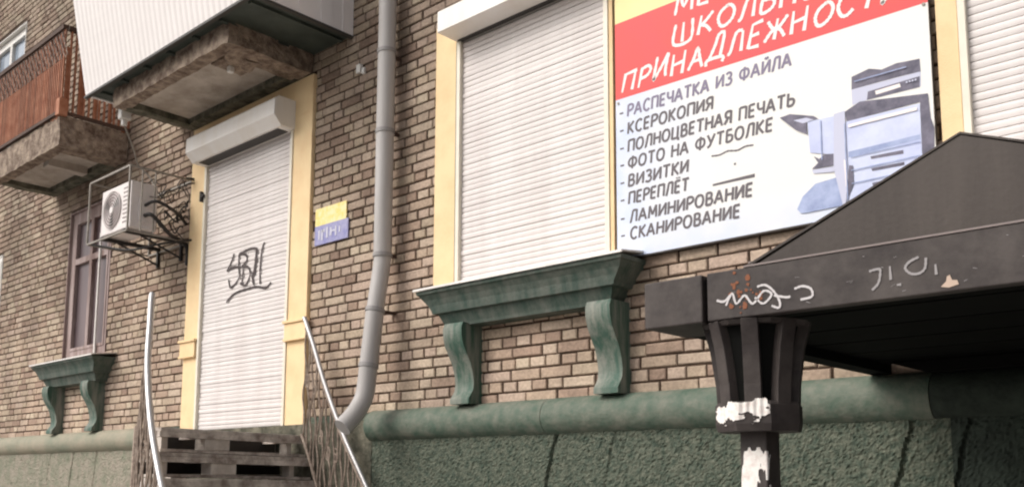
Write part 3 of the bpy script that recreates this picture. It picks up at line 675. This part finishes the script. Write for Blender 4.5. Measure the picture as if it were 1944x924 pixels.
MB().box(-8.945, -6.02, -.975, -.94, 5.235, 5.256).box(-6.045, -6.015, -.939, -.002, 5.240, 5.262).build('bottom_trim', M['darkflash'], B1)
for i in range(7):
    MB().box(-8.75 + i * .43, -8.71 + i * .43, -.90, -.02, 5.245, 5.267).build('joist', M['dark_green_metal'], B1)
g = MB()
for i in range(7): g.box(-8.93 + i * .478, -8.87 + i * .478, -1.16, -1.10, 6.36, 7.55)
g.box(-8.93, -6.0, -1.16, -1.10, 6.352, 6.42).box(-8.93, -6.0, -1.16, -1.10, 7.551, 7.62).box(-8.93, -6.0, -1.16, -.002, 7.621, 7.68)
g.build('glazing_frame', M['whiteframe'], B1)
for i in range(6): MB().box(-8.865 + i * .478, -8.457 + i * .478, -1.135, -1.125, 6.425, 7.55).build('pane', M['skyglass'], B1)

me = rough_box(-7.05, -6.74, -.70, -.42, 5.085, 5.15, .03, .022, 8); me.materials.append(M['rough_concrete'])
obj('broken_plaster', me, B1)
MB().box(-6.98, -6.93, -.60, -.55, 5.03, 5.09).build('white_debris', M['whiteframe'], B1, bevel=.01)  # pale bit of debris by the broken plaster
MB().box(-5.93, -5.88, -.03, .0, 4.90, 4.97).box(-5.87, -5.84, -.02, .0, 4.88, 4.93).build('wall_anchor', M['whiteframe'], BLD)

# ---------------------------------------------------------------- open balcony with red-brown bars
B2 = slab('balcony', -12.02, -10.05, .76, 5.10, 5.44, 'open balcony with rust red barred railing', M['rough_concrete'])
MB().box(-12.05, -10.02, -.79, -.745, 5.44, 5.475).box(-10.05, -10.02, -.744, -.002, 5.44, 5.475).build('bottom_rail', M['rust_dark'], B2)
MB().box(-12.05, -10.02, -.80, -.745, 6.38, 6.43).box(-10.065, -10.015, -.744, -.002, 6.38, 6.43).box(-12.05, -12.0, -.744, -.002, 6.38, 6.43).build('handrail', M['rust_dark'], B2)
bar = MB().box(-.011, .011, -.009, .009, 5.476, 6.379).mesh('baluster', M['rust_rail'])
slat = MB().box(-.021, .021, -.004, .004, 5.50, 6.20).mesh('railing_strip', M['rust_rail'])
n = 42
for i in range(n):
    x = -12.03 + i * (2.0 / (n - 1))
    obj('baluster', bar, B2, (x, -.768, 0))
    if i < n - 1: obj('railing_strip', slat, B2, (x + .024, -.757, random.uniform(-.05, .05) - (.05 if i > 31 else 0)))
for i in range(13):
    y = -.70 + i * .056
    obj('baluster', bar, B2, (-10.035, y, 0))
for i in range(5): obj('railing_strip', slat, B2, (-10.045, -.72 + i * .16, -.02 * i), (0, 0, PI / 2))
# woven mesh in the upper part of the railing
mm_ = MB()
for i in range(26):
    x = -12.0 + i * .076
    mm_.tube([(x, -.78, 6.05), (x + .20, -.78, 6.37)], .0035, 3); mm_.tube([(x + .20, -.782, 6.05), (x, -.782, 6.37)], .0035, 3)
mm_.build('railing_mesh', M['galv'], B2)
MB().box(-10.09, -10.0, -.80, -.71, 5.42, 5.60).build('corner_post', M['rust_rail'], B2)
MB().prism([(-.60, 5.07), (-.60, 5.16), (-.16, 5.16), (-.16, 5.07)], -10.86, -10.72).build('soffit_rib', M['concrete'], B2, bevel=.006)

# ================================================================ banner
LX0, LX1, LZ = -2.63, -2.37, 3.243
BN = thing('shop_banner', 'white, red and yellow printed banner listing copy services beside the shuttered window', 'banner', (-2.36, -.03, 2.92))
bz0, bz1, bx0, bx1 = 2.915, 5.25, -3.295, -1.425
MB().box(bx0, bx1, -.048, -.018, bz0, bz1).build('backing_board', M['banner_edge'], BN)
MB().box(bx0, bx1, -.052, -.0485, bz0 + .006, 3.925).build('white_panel', M['banner_white'], BN)
MB().prism([(bx0, 3.9255), (bx1, 3.9055), (bx1, 4.42), (bx0, 4.42)], -.0525, -.0485, 'y').build('red_panel', M['banner_red'], BN)
MB().box(bx0, bx1, -.052, -.0485, 4.4205, bz1).build('yellow_panel', M['banner_yellow'], BN)
rows = [('РАСПЕЧАТКА ИЗ ФАЙЛА', -3.21, -2.14, 3.80), ('КСЕРОКОПИЯ', -3.21, -2.62, 3.688), ('ПОЛНОЦВЕТНАЯ ПЕЧАТЬ', -3.21, -2.13, 3.575), ('ФОТО НА ФУТБОЛКЕ', -3.21, -2.26, 3.468),
        ('ВИЗИТКИ', -3.21, -2.79, 3.357), ('ПЕРЕПЛЁТ', -3.21, -2.79, 3.248), ('ЛАМИНИРОВАНИЕ', -3.20, -2.39, 3.133), ('СКАНИРОВАНИЕ', -3.20, -2.47, 3.028)]
for i, (t, a, b, zz) in enumerate(rows):
    print_text('printed_text', t, a, b, zz, .072, -.0532, M['ink_lilac'] if i == 0 else M['ink'], BN, .0142)
    MB().box(-3.265, -3.238, -.0535, -.0521, zz + .026, zz + .036).build('printed_dash', M['ink'], BN)
ribbon('printed_line', [[(-2.634, 3.413), (-2.58, 3.408), (-2.53, 3.418), (-2.47, 3.408), (-2.42, 3.419), (-2.372, 3.414)]], .009, -.0533, M['ink'], BN)
ribbon('printed_line', [[(LX0, LZ), (LX1, LZ)]], .016, -.0533, M['ink'], BN)
MB().box(-2.494, -2.482, -.0535, -.0521, 3.328, 3.340).build('printed_dot', M['ink'], BN)
brush_text('printed_heading', 'ПРИНАДЛЕЖНОСТИ', -3.255, -1.53, 3.968, .115, -.0535, M['white_ink'], BN, seed=4)
brush_text('printed_heading', 'ШКОЛЬНЫЕ', -2.88, -1.80, 4.150, .115, -.0535, M['white_ink'], BN, seed=9)
brush_text('printed_heading', 'МЕ', -2.86, -2.60, 4.335, .115, -.0535, M['white_ink'], BN, seed=3)
pm = {'dark': 'pr_dark', 'pale': 'pr_pale', 'blue': 'pr_blue', 'mid': 'pr_mid', 'white': 'banner_yellow'}
yy = -.0526
names = {'dark': 'printed_photocopier_dark_area', 'pale': 'printed_photocopier_light_area', 'blue': 'printed_photocopier_body', 'mid': 'printed_photocopier_tray', 'white': 'printed_photocopier_highlight'}
for kind, pts in PRINTER:
    pts = [(a, max(b, bz0 + .012)) for a, b in pts]
    o = MB().add([(a, yy, b) for a, b in pts], [tuple(range(len(pts)))]).build(names[kind], M['white_ink'] if kind == 'white' else M[pm[kind]], BN)
    yy -= .00035
for zz in (3.215, 3.145, 3.078): MB().box(-1.835, -1.495, yy - .0006, yy, zz, zz + .005).build('printed_photocopier_drawer_line', M['pr_mid'], BN)
for x_, z0_, z1_ in ((-1.988, 3.24, 3.45), (-1.862, 3.0, 3.40)): MB().box(x_, x_ + .006, yy - .0006, yy, z0_, z1_).build('printed_photocopier_seam', M['pr_mid'], BN)
for k in range(4): MB().box(-1.545 + k * .014, -1.537 + k * .014, yy - .0006, yy, 3.525, 3.533).build('printed_photocopier_key', M['pr_pale'], BN)
MB().box(-1.84, -1.50, yy - .0006, yy, 3.375, 3.39).build('printed_photocopier_highlight', M['white_ink'], BN)
MB().box(-1.80, -1.54, yy - .0006, yy, 3.605, 3.610).build('printed_photocopier_lid_line', M['pr_mid'], BN)
for (a, b) in ((bx0 + .02, bz0 + .02), (bx1 - .02, bz0 + .02), (bx0 + .02, 3.9), (bx1 - .02, 3.9)):
    MB().tube([(a, -.058, b), (a, -.052, b)], .008, 8).build('screw', M['galv'], BN)

# ================================================================ address plate
AP = thing('address_plate', 'small yellow and blue plate with faded white letters left of the downpipe', 'plate', (-6.23, -.01, 3.55))
MB().box(-6.45, -6.03, -.016, -.006, 3.70, 3.85).build('yellow_half', M['plate_yellow'], AP)
MB().box(-6.45, -6.00, -.018, -.006, 3.535, 3.699).build('blue_half', M['plate_blue'], AP)
for a, b, c, d in ((-6.40, -6.375, 3.58, 3.66), (-6.36, -6.335, 3.57, 3.66), (-6.345, -6.31, 3.635, 3.66), (-6.29, -6.265, 3.58, 3.67), (-6.24, -6.215, 3.59, 3.66), (-6.215, -6.17, 3.62, 3.635), (-6.17, -6.15, 3.58, 3.66), (-6.12, -6.10, 3.60, 3.65)):
    MB().box(a, b, -.0205, -.0181, c, d).build('letter_stroke', M['plate_white'], AP)

# ================================================================ downpipe
DP = thing('downpipe', 'grey metal downpipe kinked outward near its foot, between door and window', 'pipe', (-5.42, -.12, 1.9))
def pipe_seg(pts, r, n=16): return MB().tube(pts, r, n)
pr_ = .069
zs = [6.6, 4.885, 4.24, 3.27]
for a, b in zip(zs, zs[1:]):
    pipe_seg([(-5.42, -.13, a), (-5.42, -.13, b + .004)], pr_).build('pipe_length', M['pipe'], DP, smooth=True)
    MB().tube([(-5.42, -.13, b + .018), (-5.42, -.13, b - .012)], pr_ + .006, 16).build('pipe_collar', M['pipe_ring'], DP, smooth=True)
pipe_seg(smooth_path([(-5.42, -.13, 3.27), (-5.42, -.134, 3.20), (-5.42, -.165, 3.0), (-5.42, -.19, 2.84)], 4), pr_ - .003).build('pipe_length', M['pipe'], DP, smooth=True)
MB().tube([(-5.42, -.187, 2.855), (-5.42, -.193, 2.825)], pr_ + .006, 16).build('pipe_collar', M['pipe_ring'], DP, smooth=True)
pipe_seg([(-5.42, -.19, 2.84), (-5.42, -.24, 2.42)], pr_).build('pipe_length', M['pipe'], DP, smooth=True)
MB().tube([(-5.42, -.238, 2.435), (-5.42, -.243, 2.405)], pr_ + .006, 16).build('pipe_collar', M['pipe_ring'], DP, smooth=True)
pipe_seg(smooth_path([(-5.42, -.24, 2.42), (-5.42, -.262, 2.24), (-5.425, -.29, 2.15), (-5.43, -.36, 2.05), (-5.44, -.45, 1.96)], 4), pr_).build('pipe_elbow', M['pipe'], DP, smooth=True)
for zz, yb in ((4.87, -.13), (4.25, -.13), (3.28, -.13), (2.84, -.19)):
    MB().box(-5.435, -5.405, yb + pr_ - .005, .01, zz - .01, zz + .012).build('wall_bracket', M['rust_dark'], DP)

# ================================================================ air conditioner in a cage
AC = thing('air_conditioner', 'white outdoor air conditioner unit caged on the brick wall left of the door', 'air conditioner', (-8.95, -.3, 3.95))
ax0, ax1, ay0, ay1, az0, az1 = -9.27, -8.64, -.60, -.33, 3.985, 4.45
case = MB().box(ax0, ax1, ay0, ay1, az0, az1).build('casing', M['acwhite'], AC, bevel=.012)
fc = (-9.02, (az0 + az1) / 2)
MB().tube([(fc[0], -.606, fc[1]), (fc[0], -.6, fc[1])], .188, 28).build('fan_opening', M['acgrille'], AC)
for rad in (.05, .08, .11, .14, .17, .19):
    pts = [(fc[0] + rad * math.cos(2 * PI * k / 28), -.612, fc[1] + rad * math.sin(2 * PI * k / 28)) for k in range(29)]
    MB().tube(pts, .0035, 4).build('grille_ring', M['acwhite'], AC)
for k in range(3):
    a = 2 * PI * k / 3 + .5
    MB().add([(fc[0] + .03 * math.cos(a), -.608, fc[1] + .03 * math.sin(a)), (fc[0] + .16 * math.cos(a - .3), -.607, fc[1] + .16 * math.sin(a - .3)), (fc[0] + .17 * math.cos(a + .25), -.609, fc[1] + .17 * math.sin(a + .25)), (fc[0] + .05 * math.cos(a + .5), -.6085, fc[1] + .05 * math.sin(a + .5))], [(0, 1, 2, 3)]).build('fan_blade', M['darkflash'], AC)
MB().tube([(fc[0], -.616, fc[1]), (fc[0], -.606, fc[1])], .035, 14).build('fan_hub', M['acwhite'], AC)
for k in range(9): MB().box(-8.79, -8.67, -.604, -.6, 4.05 + k * .042, 4.06 + k * .042).build('vent_slot', M['acgrille'], AC)
MB().box(ax1 + .0, ax1 + .02, -.52, -.42, 4.05, 4.30).build('valve_cover', M['acwhite'], AC)
cg = MB(); cx0, cx1, cy0, cy1, cz0, cz1 = -9.42, -8.55, -.66, -.012, 3.925, 4.56
for xx in (cx0, cx1):
    for yy_ in (cy0, cy1): cg.box(xx - .009, xx + .009, yy_ - .008, yy_ + .008, cz0, cz1)
for zz in (cz0, cz1):
    for yy_ in (cy0, cy1): cg.box(cx0 + .009, cx1 - .009, yy_ - .008, yy_ + .008, zz - .008, zz + .008)
    for xx in (cx0, cx1): cg.box(xx - .008, xx + .008, cy0 + .008, cy1 - .008, zz - .008, zz + .008)
for i in range(2): cg.box(cx1 - .006, cx1 + .006, cy0 + .12 + i * .13, cy0 + .13 + i * .13, cz0 + .011, cz1 - .011)
cg.build('cage', M['galv'], AC)
for xx in (-9.20, -8.72):
    MB().box(xx - .018, xx + .018, -.62, -.002, 3.94, 3.975).box(xx - .015, xx + .015, -.03, -.002, 3.76, 3.94).tube([(xx, -.45, 3.945), (xx, -.02, 3.79)], .011, 4).build('wall_bracket', M['blackiron'], AC)
MB().tube(smooth_path([(-8.63, -.46, 4.12), (-8.50, -.44, 4.10), (-8.52, -.25, 3.96), (-8.60, -.03, 3.90), (-8.58, -.02, 3.70)]), .02, 8).build('coolant_pipe', M['blackiron'], AC, smooth=True)
MB().tube(smooth_path([(-8.63, -.46, 4.22), (-8.47, -.42, 4.24), (-8.50, -.20, 4.18), (-8.62, -.03, 4.12)]), .016, 8).build('coolant_pipe', M['blackiron'], AC, smooth=True)
MB().tube(smooth_path([(-9.4, -.64, 3.93), (-9.1, -.60, 3.86), (-8.8, -.5, 3.80), (-8.55, -.3, 3.86), (-8.5, -.02, 3.94)]), .011, 6).build('slack_cable', M['blackiron'], AC, smooth=True)
rg = random.Random(12)
tg = MB()
for i in range(16):
    x_, y_, z_ = -8.56 + rg.uniform(-.04, .04), rg.uniform(-.45, -.05), rg.uniform(4.0, 4.5); pts = [(x_, y_, z_)]
    for q in range(5):
        x_ += rg.uniform(-.05, .05); y_ += rg.uniform(-.08, .10); z_ += rg.uniform(-.12, .12)
        pts.append((x_, min(y_, -.02), min(max(z_, 3.95), 4.55)))
    tg.tube(smooth_path(pts, 4), rg.uniform(.004, .008), 5)
stuff(tg.build('dark_tangle', M['blackiron'], AC))  # random dark strands filling the space beside the unit

# ================================================================ junction box and its cable
JB = thing('junction_box', 'small white junction box with a hanging cable under the balcony corner', 'junction box', (-8.70, -.66, 5.10))
MB().box(-8.76, -8.68, -.72, -.62, 5.05, 5.17).tube([(-8.72, -.67, 5.05), (-8.72, -.67, 4.99)], .03, 8).build('box_body', M['whiteframe'], JB, bevel=.008)
MB().tube(smooth_path([(-8.72, -.67, 5.0), (-8.74, -.62, 4.93), (-8.80, -.52, 4.80), (-8.84, -.45, 4.68), (-8.78, -.36, 4.57), (-8.70, -.34, 4.46)]), .0085, 6).build('hanging_cable', M['galv'], JB)

# ================================================================ pallets stacked as steps
pl_board = MB().box(-.058, .058, 0, 1.0, 0, .024)
def pallet(i, label):
    zt = 1.958 - i * .18; xf = -6.375 + i * .105
    yr = -.10 - .015 * (i % 2); yl = -1.335 - .05 * i; depth = .42
    t = thing('wooden_pallet', label, 'pallet', (xf - depth / 2, (yr + yl) / 2, zt - .175), 'wooden pallets stacked as steps to the door')
    rnd = random.Random(50 + i); nb = int(depth / .145)
    sl = .018                                    # each deck sags a little towards the wall
    for k in range(nb):
        xa = xf - .115 - k * .145
        e = rnd.uniform(-.012, .012)
        MB().add([(xa, yl + e, zt - .026), (xa + .115, yl + e, zt - .026), (xa + .115, yr, zt - .026 - sl), (xa, yr, zt - .026 - sl), (xa, yl + e, zt + .0), (xa + .115, yl + e, zt), (xa + .115, yr, zt - sl), (xa, yr, zt - sl)],
                 [(0, 3, 2, 1), (4, 5, 6, 7), (0, 1, 5, 4), (1, 2, 6, 5), (2, 3, 7, 6), (3, 0, 4, 7)]).build('board', M['wood'], t, bevel=.002)
    ys = (yl + .03, -.985 + .0 * i, -.245 - .04 * (i > 0))
    MB().box(xf - depth, xf - depth + .02, yl + .02, yr - .02, zt - .15, zt - .045).build('gap_shade_board', M['blackiron'], t)  # black board added so the gaps under the deck look deeply shaded
    for q, yb in enumerate(ys):
        wdt = (.05, .205, .045)[q] ; zz = zt - .018 * (yb - yl) / (yr - yl)
        MB().box(xf - depth + .022, xf - .032, yb, yb + max(wdt, .035) if q != 1 else yb + .04, zz - .064, zz - .0265).build('stringer', M['wood'], t)
        if q == 1:
            for xx in (xf - .15,):
                MB().box(xx, xx + .145, yb, yb + wdt, zz - .150, zz - .0665).build('block', M['wood_block'], t, bevel=.003)
        else:
            for xx in (xf - .15,):
                MB().box(xx, xx + .10, yb + .002, yb + wdt, zz - .150, zz - .0665).build('block', M['wood_block'], t)
    MB().add([(xf - .03, yl - .01, zt - .066), (xf + .004, yl - .01, zt - .066), (xf + .004, yr, zt - .066 - sl), (xf - .03, yr, zt - .066 - sl), (xf - .03, yl - .01, zt - .0265), (xf + .004, yl - .01, zt - .0265), (xf + .004, yr, zt - .0265 - sl), (xf - .03, yr, zt - .0265 - sl)],
             [(0, 3, 2, 1), (4, 5, 6, 7), (0, 1, 5, 4), (1, 2, 6, 5), (2, 3, 7, 6), (3, 0, 4, 7)]).build('edge_board', M['wood'], t)
    MB().add([(xf - .10, yl, zt - .172), (xf, yl, zt - .172), (xf, yr, zt - .172 - sl), (xf - .10, yr, zt - .172 - sl), (xf - .10, yl, zt - .150), (xf, yl, zt - .150), (xf, yr, zt - .151 - sl), (xf - .10, yr, zt - .151 - sl)],
             [(0, 3, 2, 1), (4, 5, 6, 7), (0, 1, 5, 4), (1, 2, 6, 5), (2, 3, 7, 6), (3, 0, 4, 7)]).build('bottom_board', M['wood'], t)
    MB().box(xf - depth + .022, xf - .2, yl + .04, yr - .04, zt - .172, zt - .152).build('bottom_board', M['wood'], t)
lab = ['topmost weathered wooden pallet, level with the foot of the door', 'second wooden pallet from the top of the step stack', 'third wooden pallet down, at the bottom edge of the photo']
for i in range(3): pallet(i, lab[i])
for i, wd in zip(range(3, 10), ('fourth', 'fifth', 'sixth', 'seventh', 'eighth', 'ninth', 'tenth')):
    pallet(i, wd + ' wooden pallet from the top of the step stack, low by the ground')
LD = thing('landing_deck', 'narrow plank landing between the pallet steps and the shuttered door', 'landing', (-7.4, -.4, 0))
quad = [(-8.5, -.16), (-7.5, -.72), (-6.80, -1.22), (-6.80, -.07), (-8.5, -.07)]
for k in range(11):
    xa = -8.5 + k * .155; xb = xa + .145
    def yat(x):
        for (p, q), (r_, s_) in zip(quad[:2], quad[1:3]):
            if p <= x <= r_: return q + (s_ - q) * (x - p) / (r_ - p)
        return quad[2][1]
    MB().add([(xa, yat(xa), 1.915), (xb, yat(xb), 1.915), (xb, -.07, 1.915), (xa, -.07, 1.915), (xa, yat(xa), 1.94), (xb, yat(xb), 1.94), (xb, -.07, 1.94), (xa, -.07, 1.94)],
             [(0, 3, 2, 1), (4, 5, 6, 7), (0, 1, 5, 4), (1, 2, 6, 5), (2, 3, 7, 6), (3, 0, 4, 7)]).build('board', M['wood'], LD)
for (p, q) in ((-8.4, -.14), (-7.5, -.64), (-6.92, -1.0), (-6.92, -.14)):
    MB().box(p, p + .08, q, q + .07, .121, 1.914).build('post', M['wood'], LD)

# ================================================================ stair railings
SL = [(-6.36, 2.90), (-6.33, 2.85), (-6.22, 2.66), (-6.05, 2.33), (-5.8, 1.93), (-5.51, 1.54), (-5.1, .98), (-4.85, .90)]
def railing(name, label, ypts, lean):
    path = [(x, ypts(zv), zv) for x, zv in SL]
    t = thing('stair_railing', label, 'railing', (path[-1][0], path[-1][1], .12), 'railings of the pallet steps')
    P = smooth_path(path, 6)
    MB().tube(P, .018 if lean == 0 else .022, 10).build('handrail', M['chrome'], t, smooth=True)
    P2 = [p + Vector((0, .012, -.075)) for p in P[3:]]
    MB().tube(P2, .011, 6).build('flat_bar', M['wrought'], t)
    def at(x):
        for a, b in zip(P, P[1:]):
            if a.x <= x <= b.x: return a.lerp(b, (x - a.x) / max(1e-6, b.x - a.x))
        return P[-1]
    lowp = [Vector((p.x, p.y + lean * .9, max(.14, p.z - .93))) for p in P[4:]]
    MB().tube(lowp, .014, 6).build('bottom_bar', M['wrought'], t)
    x = -6.34; k = 0
    while x < -4.95:
        p = at(x); zt_ = p.z - .07; zb = max(.14, p.z - .93); y_ = p.y + .01
        pts = []
        s = 1 if k % 2 else -1
        for q in range(15):
            u = q / 14; wob = math.sin(u * PI * 4) * .022 * s * math.sin(u * PI)
            pts.append((x + wob, y_ + lean * (1 - (1 - u)) * .9 * 1.0, zt_ + (zb - zt_) * u))
        MB().tube(pts, .0085, 5).build('baluster', M['wrought'], t)
        if k % 2 == 0:
            zc = (zt_ + zb) / 2 + .12 * math.sin(k); c = []
            for q in range(22):
                a = q / 21 * 2.6 * PI; rr2 = .006 + .030 * q / 21
                c.append((x + .035 + rr2 * math.cos(a), y_ + lean * .45, zc + rr2 * 1.8 * math.sin(a)))
            MB().tube(c, .006, 5).build('scroll', M['wrought'], t)
        x += .05; k += 1
    MB().tube([(path[-2][0], path[-2][1], path[-2][2]), (path[-2][0], path[-2][1], .121)], .02, 8).build('post', M['chrome'], t)
    return t
railing('wall', 'metal stair railing on the wall side, starting at the right door jamb', lambda zz: -.16, 0)
def outer(zz):
    pts = [(2.95, -1.44), (2.82, -1.49), (2.49, -1.58), (2.19, -1.65), (1.97, -1.69), (1.75, -1.72), (1.55, -1.75), (.5, -1.85)]
    for (a, b), (c, d) in zip(pts, pts[1:]):
        if c <= zz <= a: return b + (d - b) * (a - zz) / (a - c)
    return pts[0][1] if zz > 2.9 else pts[-1][1]
railing('outer', 'metal stair railing on the street side, seen almost edge-on', outer, -.07)

# ================================================================ black canopy over the basement entrance
CP = thing('entrance_canopy', 'black metal gabled canopy on a flared post with scratched graffiti', 'canopy', (-1.47, -1.8, 0))
MB().box(-1.555, .35, -1.965, -1.92, 2.105, 2.262).build('fascia', M['canopy'], CP, bevel=.004)
MB().box(-1.800, -1.574, -1.964, -1.70, 2.104, 2.262).build('fascia_end', M['canopy'], CP, bevel=.005)
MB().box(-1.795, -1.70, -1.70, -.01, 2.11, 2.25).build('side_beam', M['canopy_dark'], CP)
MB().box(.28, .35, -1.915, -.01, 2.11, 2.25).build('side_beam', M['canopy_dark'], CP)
MB().box(.30, .33, -1.90, -.14, .125, 2.108).build('light_block_sheet', M['canopy'], CP)  # unseen sheet added to keep light out from under the canopy

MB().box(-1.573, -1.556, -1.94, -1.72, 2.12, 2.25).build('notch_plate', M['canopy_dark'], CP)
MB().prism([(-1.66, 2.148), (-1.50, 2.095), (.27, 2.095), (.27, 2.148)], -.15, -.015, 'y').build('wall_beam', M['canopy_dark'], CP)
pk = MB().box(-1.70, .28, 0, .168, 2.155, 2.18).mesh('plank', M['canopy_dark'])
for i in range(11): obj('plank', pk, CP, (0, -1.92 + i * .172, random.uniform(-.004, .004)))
MB().prism([(-1.40, 2.262), (-.10, 2.262), (-.765, 2.535)], -1.952, -1.925, 'y').build('gable_panel', M['canopy_roof'], CP)
MB().box(-1.42, .35, -1.968, -1.950, 2.2625, 2.268).build('seam', M['canopy_seam'], CP)
MB().prism([(-1.42, 2.262), (-.765, 2.537), (-.765, 2.543), (-1.43, 2.266)], -1.956, -.02, 'y').build('roof_sheet', M['canopy_roof'], CP)
MB().prism([(-.08, 2.262), (-.07, 2.266), (-.765, 2.5435), (-.765, 2.5375)], -1.956, -.02, 'y').build('roof_sheet', M['canopy_roof'], CP)
stuff(ribbon('graffiti', FASCIATAG[:5], .0065, -1.9675, M['chalk'], CP))
stuff(ribbon('graffiti', FASCIATAG[5:10], .0065, -1.9675, M['chalk_dim'], CP))
stuff(ribbon('scratches', FASCIATAG[10:12], .009, -1.9475, M['tan_spot'], CP))
MB().prism([(-.832, 2.120), (-.812, 2.115), (-.786, 2.121), (-.790, 2.133), (-.803, 2.135), (-.808, 2.150), (-.815, 2.146), (-.818, 2.133)], -1.9672, -1.9655, 'y').build('scrape', M['tan_spot'], CP)
rs = random.Random(5)
st = MB()
for i in range(26):
    a, b = -1.435 + rs.gauss(0, .028), 2.178 + rs.gauss(0, .03)
    b = min(max(b, 2.118), 2.25); s = rs.uniform(.003, .010)
    st.add([(a + s * math.cos(q) * rs.uniform(.6, 1.3), -1.9664 - i * .00003, b + s * math.sin(q) * rs.uniform(.6, 1.5)) for q in (0, 1, 2, 3, 4, 5.2)], [(0, 1, 2, 3, 4, 5)])
stuff(st.build('rust_spots', M['rust'], CP))
MB().tube([(-1.41, -1.93, 2.262), (-1.41, -1.93, 2.285)], .013, 8).build('bolt', M['canopy_seam'], CP)
sc = MB(); rs = random.Random(9)
for i in range(20):
    a_, b_ = rs.uniform(-1.54, -.55), rs.uniform(2.115, 2.25); l = rs.uniform(.004, .02); th = rs.uniform(-.5, .5); w_ = rs.uniform(.0006, .0016)
    sc.add([(a_, -1.9662 - i * .00001, b_), (a_ + l * math.cos(th), -1.9662 - i * .00001, b_ + l * math.sin(th)), (a_ + l * math.cos(th), -1.9662 - i * .00001, b_ + l * math.sin(th) + w_), (a_, -1.9662 - i * .00001, b_ + w_ * 1.5)], [(0, 1, 2, 3)])
stuff(sc.build('fine_scratches', M['chalk_dim'], CP))
# post with a flared, finned capital
def column(cx, cy):
    P = MB().box(cx - .047, cx + .047, cy - .047, cy + .047, .121, 2.10).build('post', M['canopy'], CP, bevel=.006)
    # flared core, near-black so the gaps between the fins look shaded
    rings = []
    for zz, r in ((1.795, .105), (1.83, .105), (1.95, .118), (2.05, .135), (2.105, .15)):
        rings.append([(cx + r * math.cos(a), cy + r * math.sin(a), zz) for a in [PI / 8 + k * PI / 4 for k in range(8)]])
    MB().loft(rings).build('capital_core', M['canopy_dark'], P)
    for k in range(8):
        a = k * PI / 4 + .35; ca, sa = math.cos(a), math.sin(a)
        prof = [(.09, 1.80), (.128, 1.80), (.133, 1.90), (.150, 2.02), (.172, 2.103), (.09, 2.103)]
        vs = []
        for sgn in (-1, 1):
            for r, zz in prof: vs.append((cx + r * ca - sgn * .026 * sa, cy + r * sa + sgn * .026 * ca, zz))
        n = len(prof)
        MB().add(vs, [tuple(range(n)), tuple(range(2 * n - 1, n - 1, -1))] + [(i, (i + 1) % n, (i + 1) % n + n, i + n) for i in range(n)]).build('capital_fin', M['canopy'], P, bevel=.002)
    r8 = lambda r, zz: [(cx + r * math.cos(PI / 8 + .35 + k * PI / 4), cy + r * math.sin(PI / 8 + .35 + k * PI / 4), zz) for k in range(8)]
    MB().loft([r8(.136, 1.752), r8(.142, 1.775), r8(.142, 1.835), r8(.134, 1.845)]).build('capital_base', M['canopy'], P)
    MB().loft([r8(.17, 2.088), r8(.18, 2.101)]).build('capital_top', M['canopy'], P)
    return P
column(-1.47, -1.8)
column(.15, -1.8)

# ---------------------------------------------------------------- torn paper
def torn(name, label, fn, u0, u1, v0, v1, seed, gap=None):
    """ragged sheet wrapped on a surface: fn(u, v) -> point; ragged outline by dropping edge cells"""
    nu, nv = 64, 44; vs = []; fs = []
    for j in range(nv + 1):
        for i in range(nu + 1):
            u = u0 + (u1 - u0) * i / nu; v = v0 + (v1 - v0) * j / nv
            p = Vector(fn(u, v)); vs.append(p)
    o = nu + 1
    for j in range(nv):
        for i in range(nu):
            e = min(i, nu - 1 - i) / nu * 2.2; e2 = min(j, nv - 1 - j) / nv * 2.2
            n_ = noise.noise(Vector((i * .095 + seed, j * .115, seed))) + .4 * noise.noise(Vector((i * .4, j * .4, seed)))
            if gap and gap(i / nu, j / nv, n_): continue
            if min(e, e2) + .05 > .14 + n_ * .22: fs.append((j * o + i, j * o + i + 1, (j + 1) * o + i + 1, (j + 1) * o + i))
    me = bpy.data.meshes.new(name); me.from_pydata([tuple(p) for p in vs], [], fs); me.materials.append(M['paper'])
    bm = bmesh.new(); bm.from_mesh(me)
    bmesh.ops.delete(bm, geom=[v for v in bm.verts if not v.link_faces], context='VERTS')
    for _ in range(5): bmesh.ops.smooth_vert(bm, verts=[v for v in bm.verts if v.is_boundary], factor=.5, use_axis_x=True, use_axis_y=True, use_axis_z=True)
    bm.to_mesh(me); bm.free()
    ob = obj(name, me); md = ob.modifiers.new('s', 'SOLIDIFY'); md.thickness = .0015
    return tag(ob, label, 'paper')
CX, CY = -1.47, -1.8
vd = math.atan2(-4.6 - CY, 0 - CX)              # direction from the post to the street corner
def on_cap(u, v):
    a = u; k = PI / 4; b = (a - (.35 + PI / 8)) % k - k / 2; r = .1435 * math.cos(k / 2) / math.cos(b)
    r += .002 + .0015 * math.sin(a * 40)
    return (CX + r * math.cos(a), CY + r * math.sin(a), v)
torn('paper_notice', 'torn white paper wrapped round the flared top of the canopy post', on_cap, vd - 1.35, vd + .25, 1.768, 1.857, 2.3, lambda u, v, n: v > .55 + .5 * u + n * .3 and u < .8 or v < .32 * u + .05 + n * .4)
def on_post(u, v):
    # unrolled perimeter of the square post: u metres along from the left corner of the street face
    if u < .096: return (CX - .0490 + u, CY - .0492, v)
    return (CX + .0492, CY - .0492 + (u - .096), v)
torn('paper_notice', 'torn white poster pasted down the square canopy post', on_post, .002, .16, 1.20, 1.722, 7.7, lambda u, v, n: u > .72 + n * .5 - (.0 if v > .8 else .08))
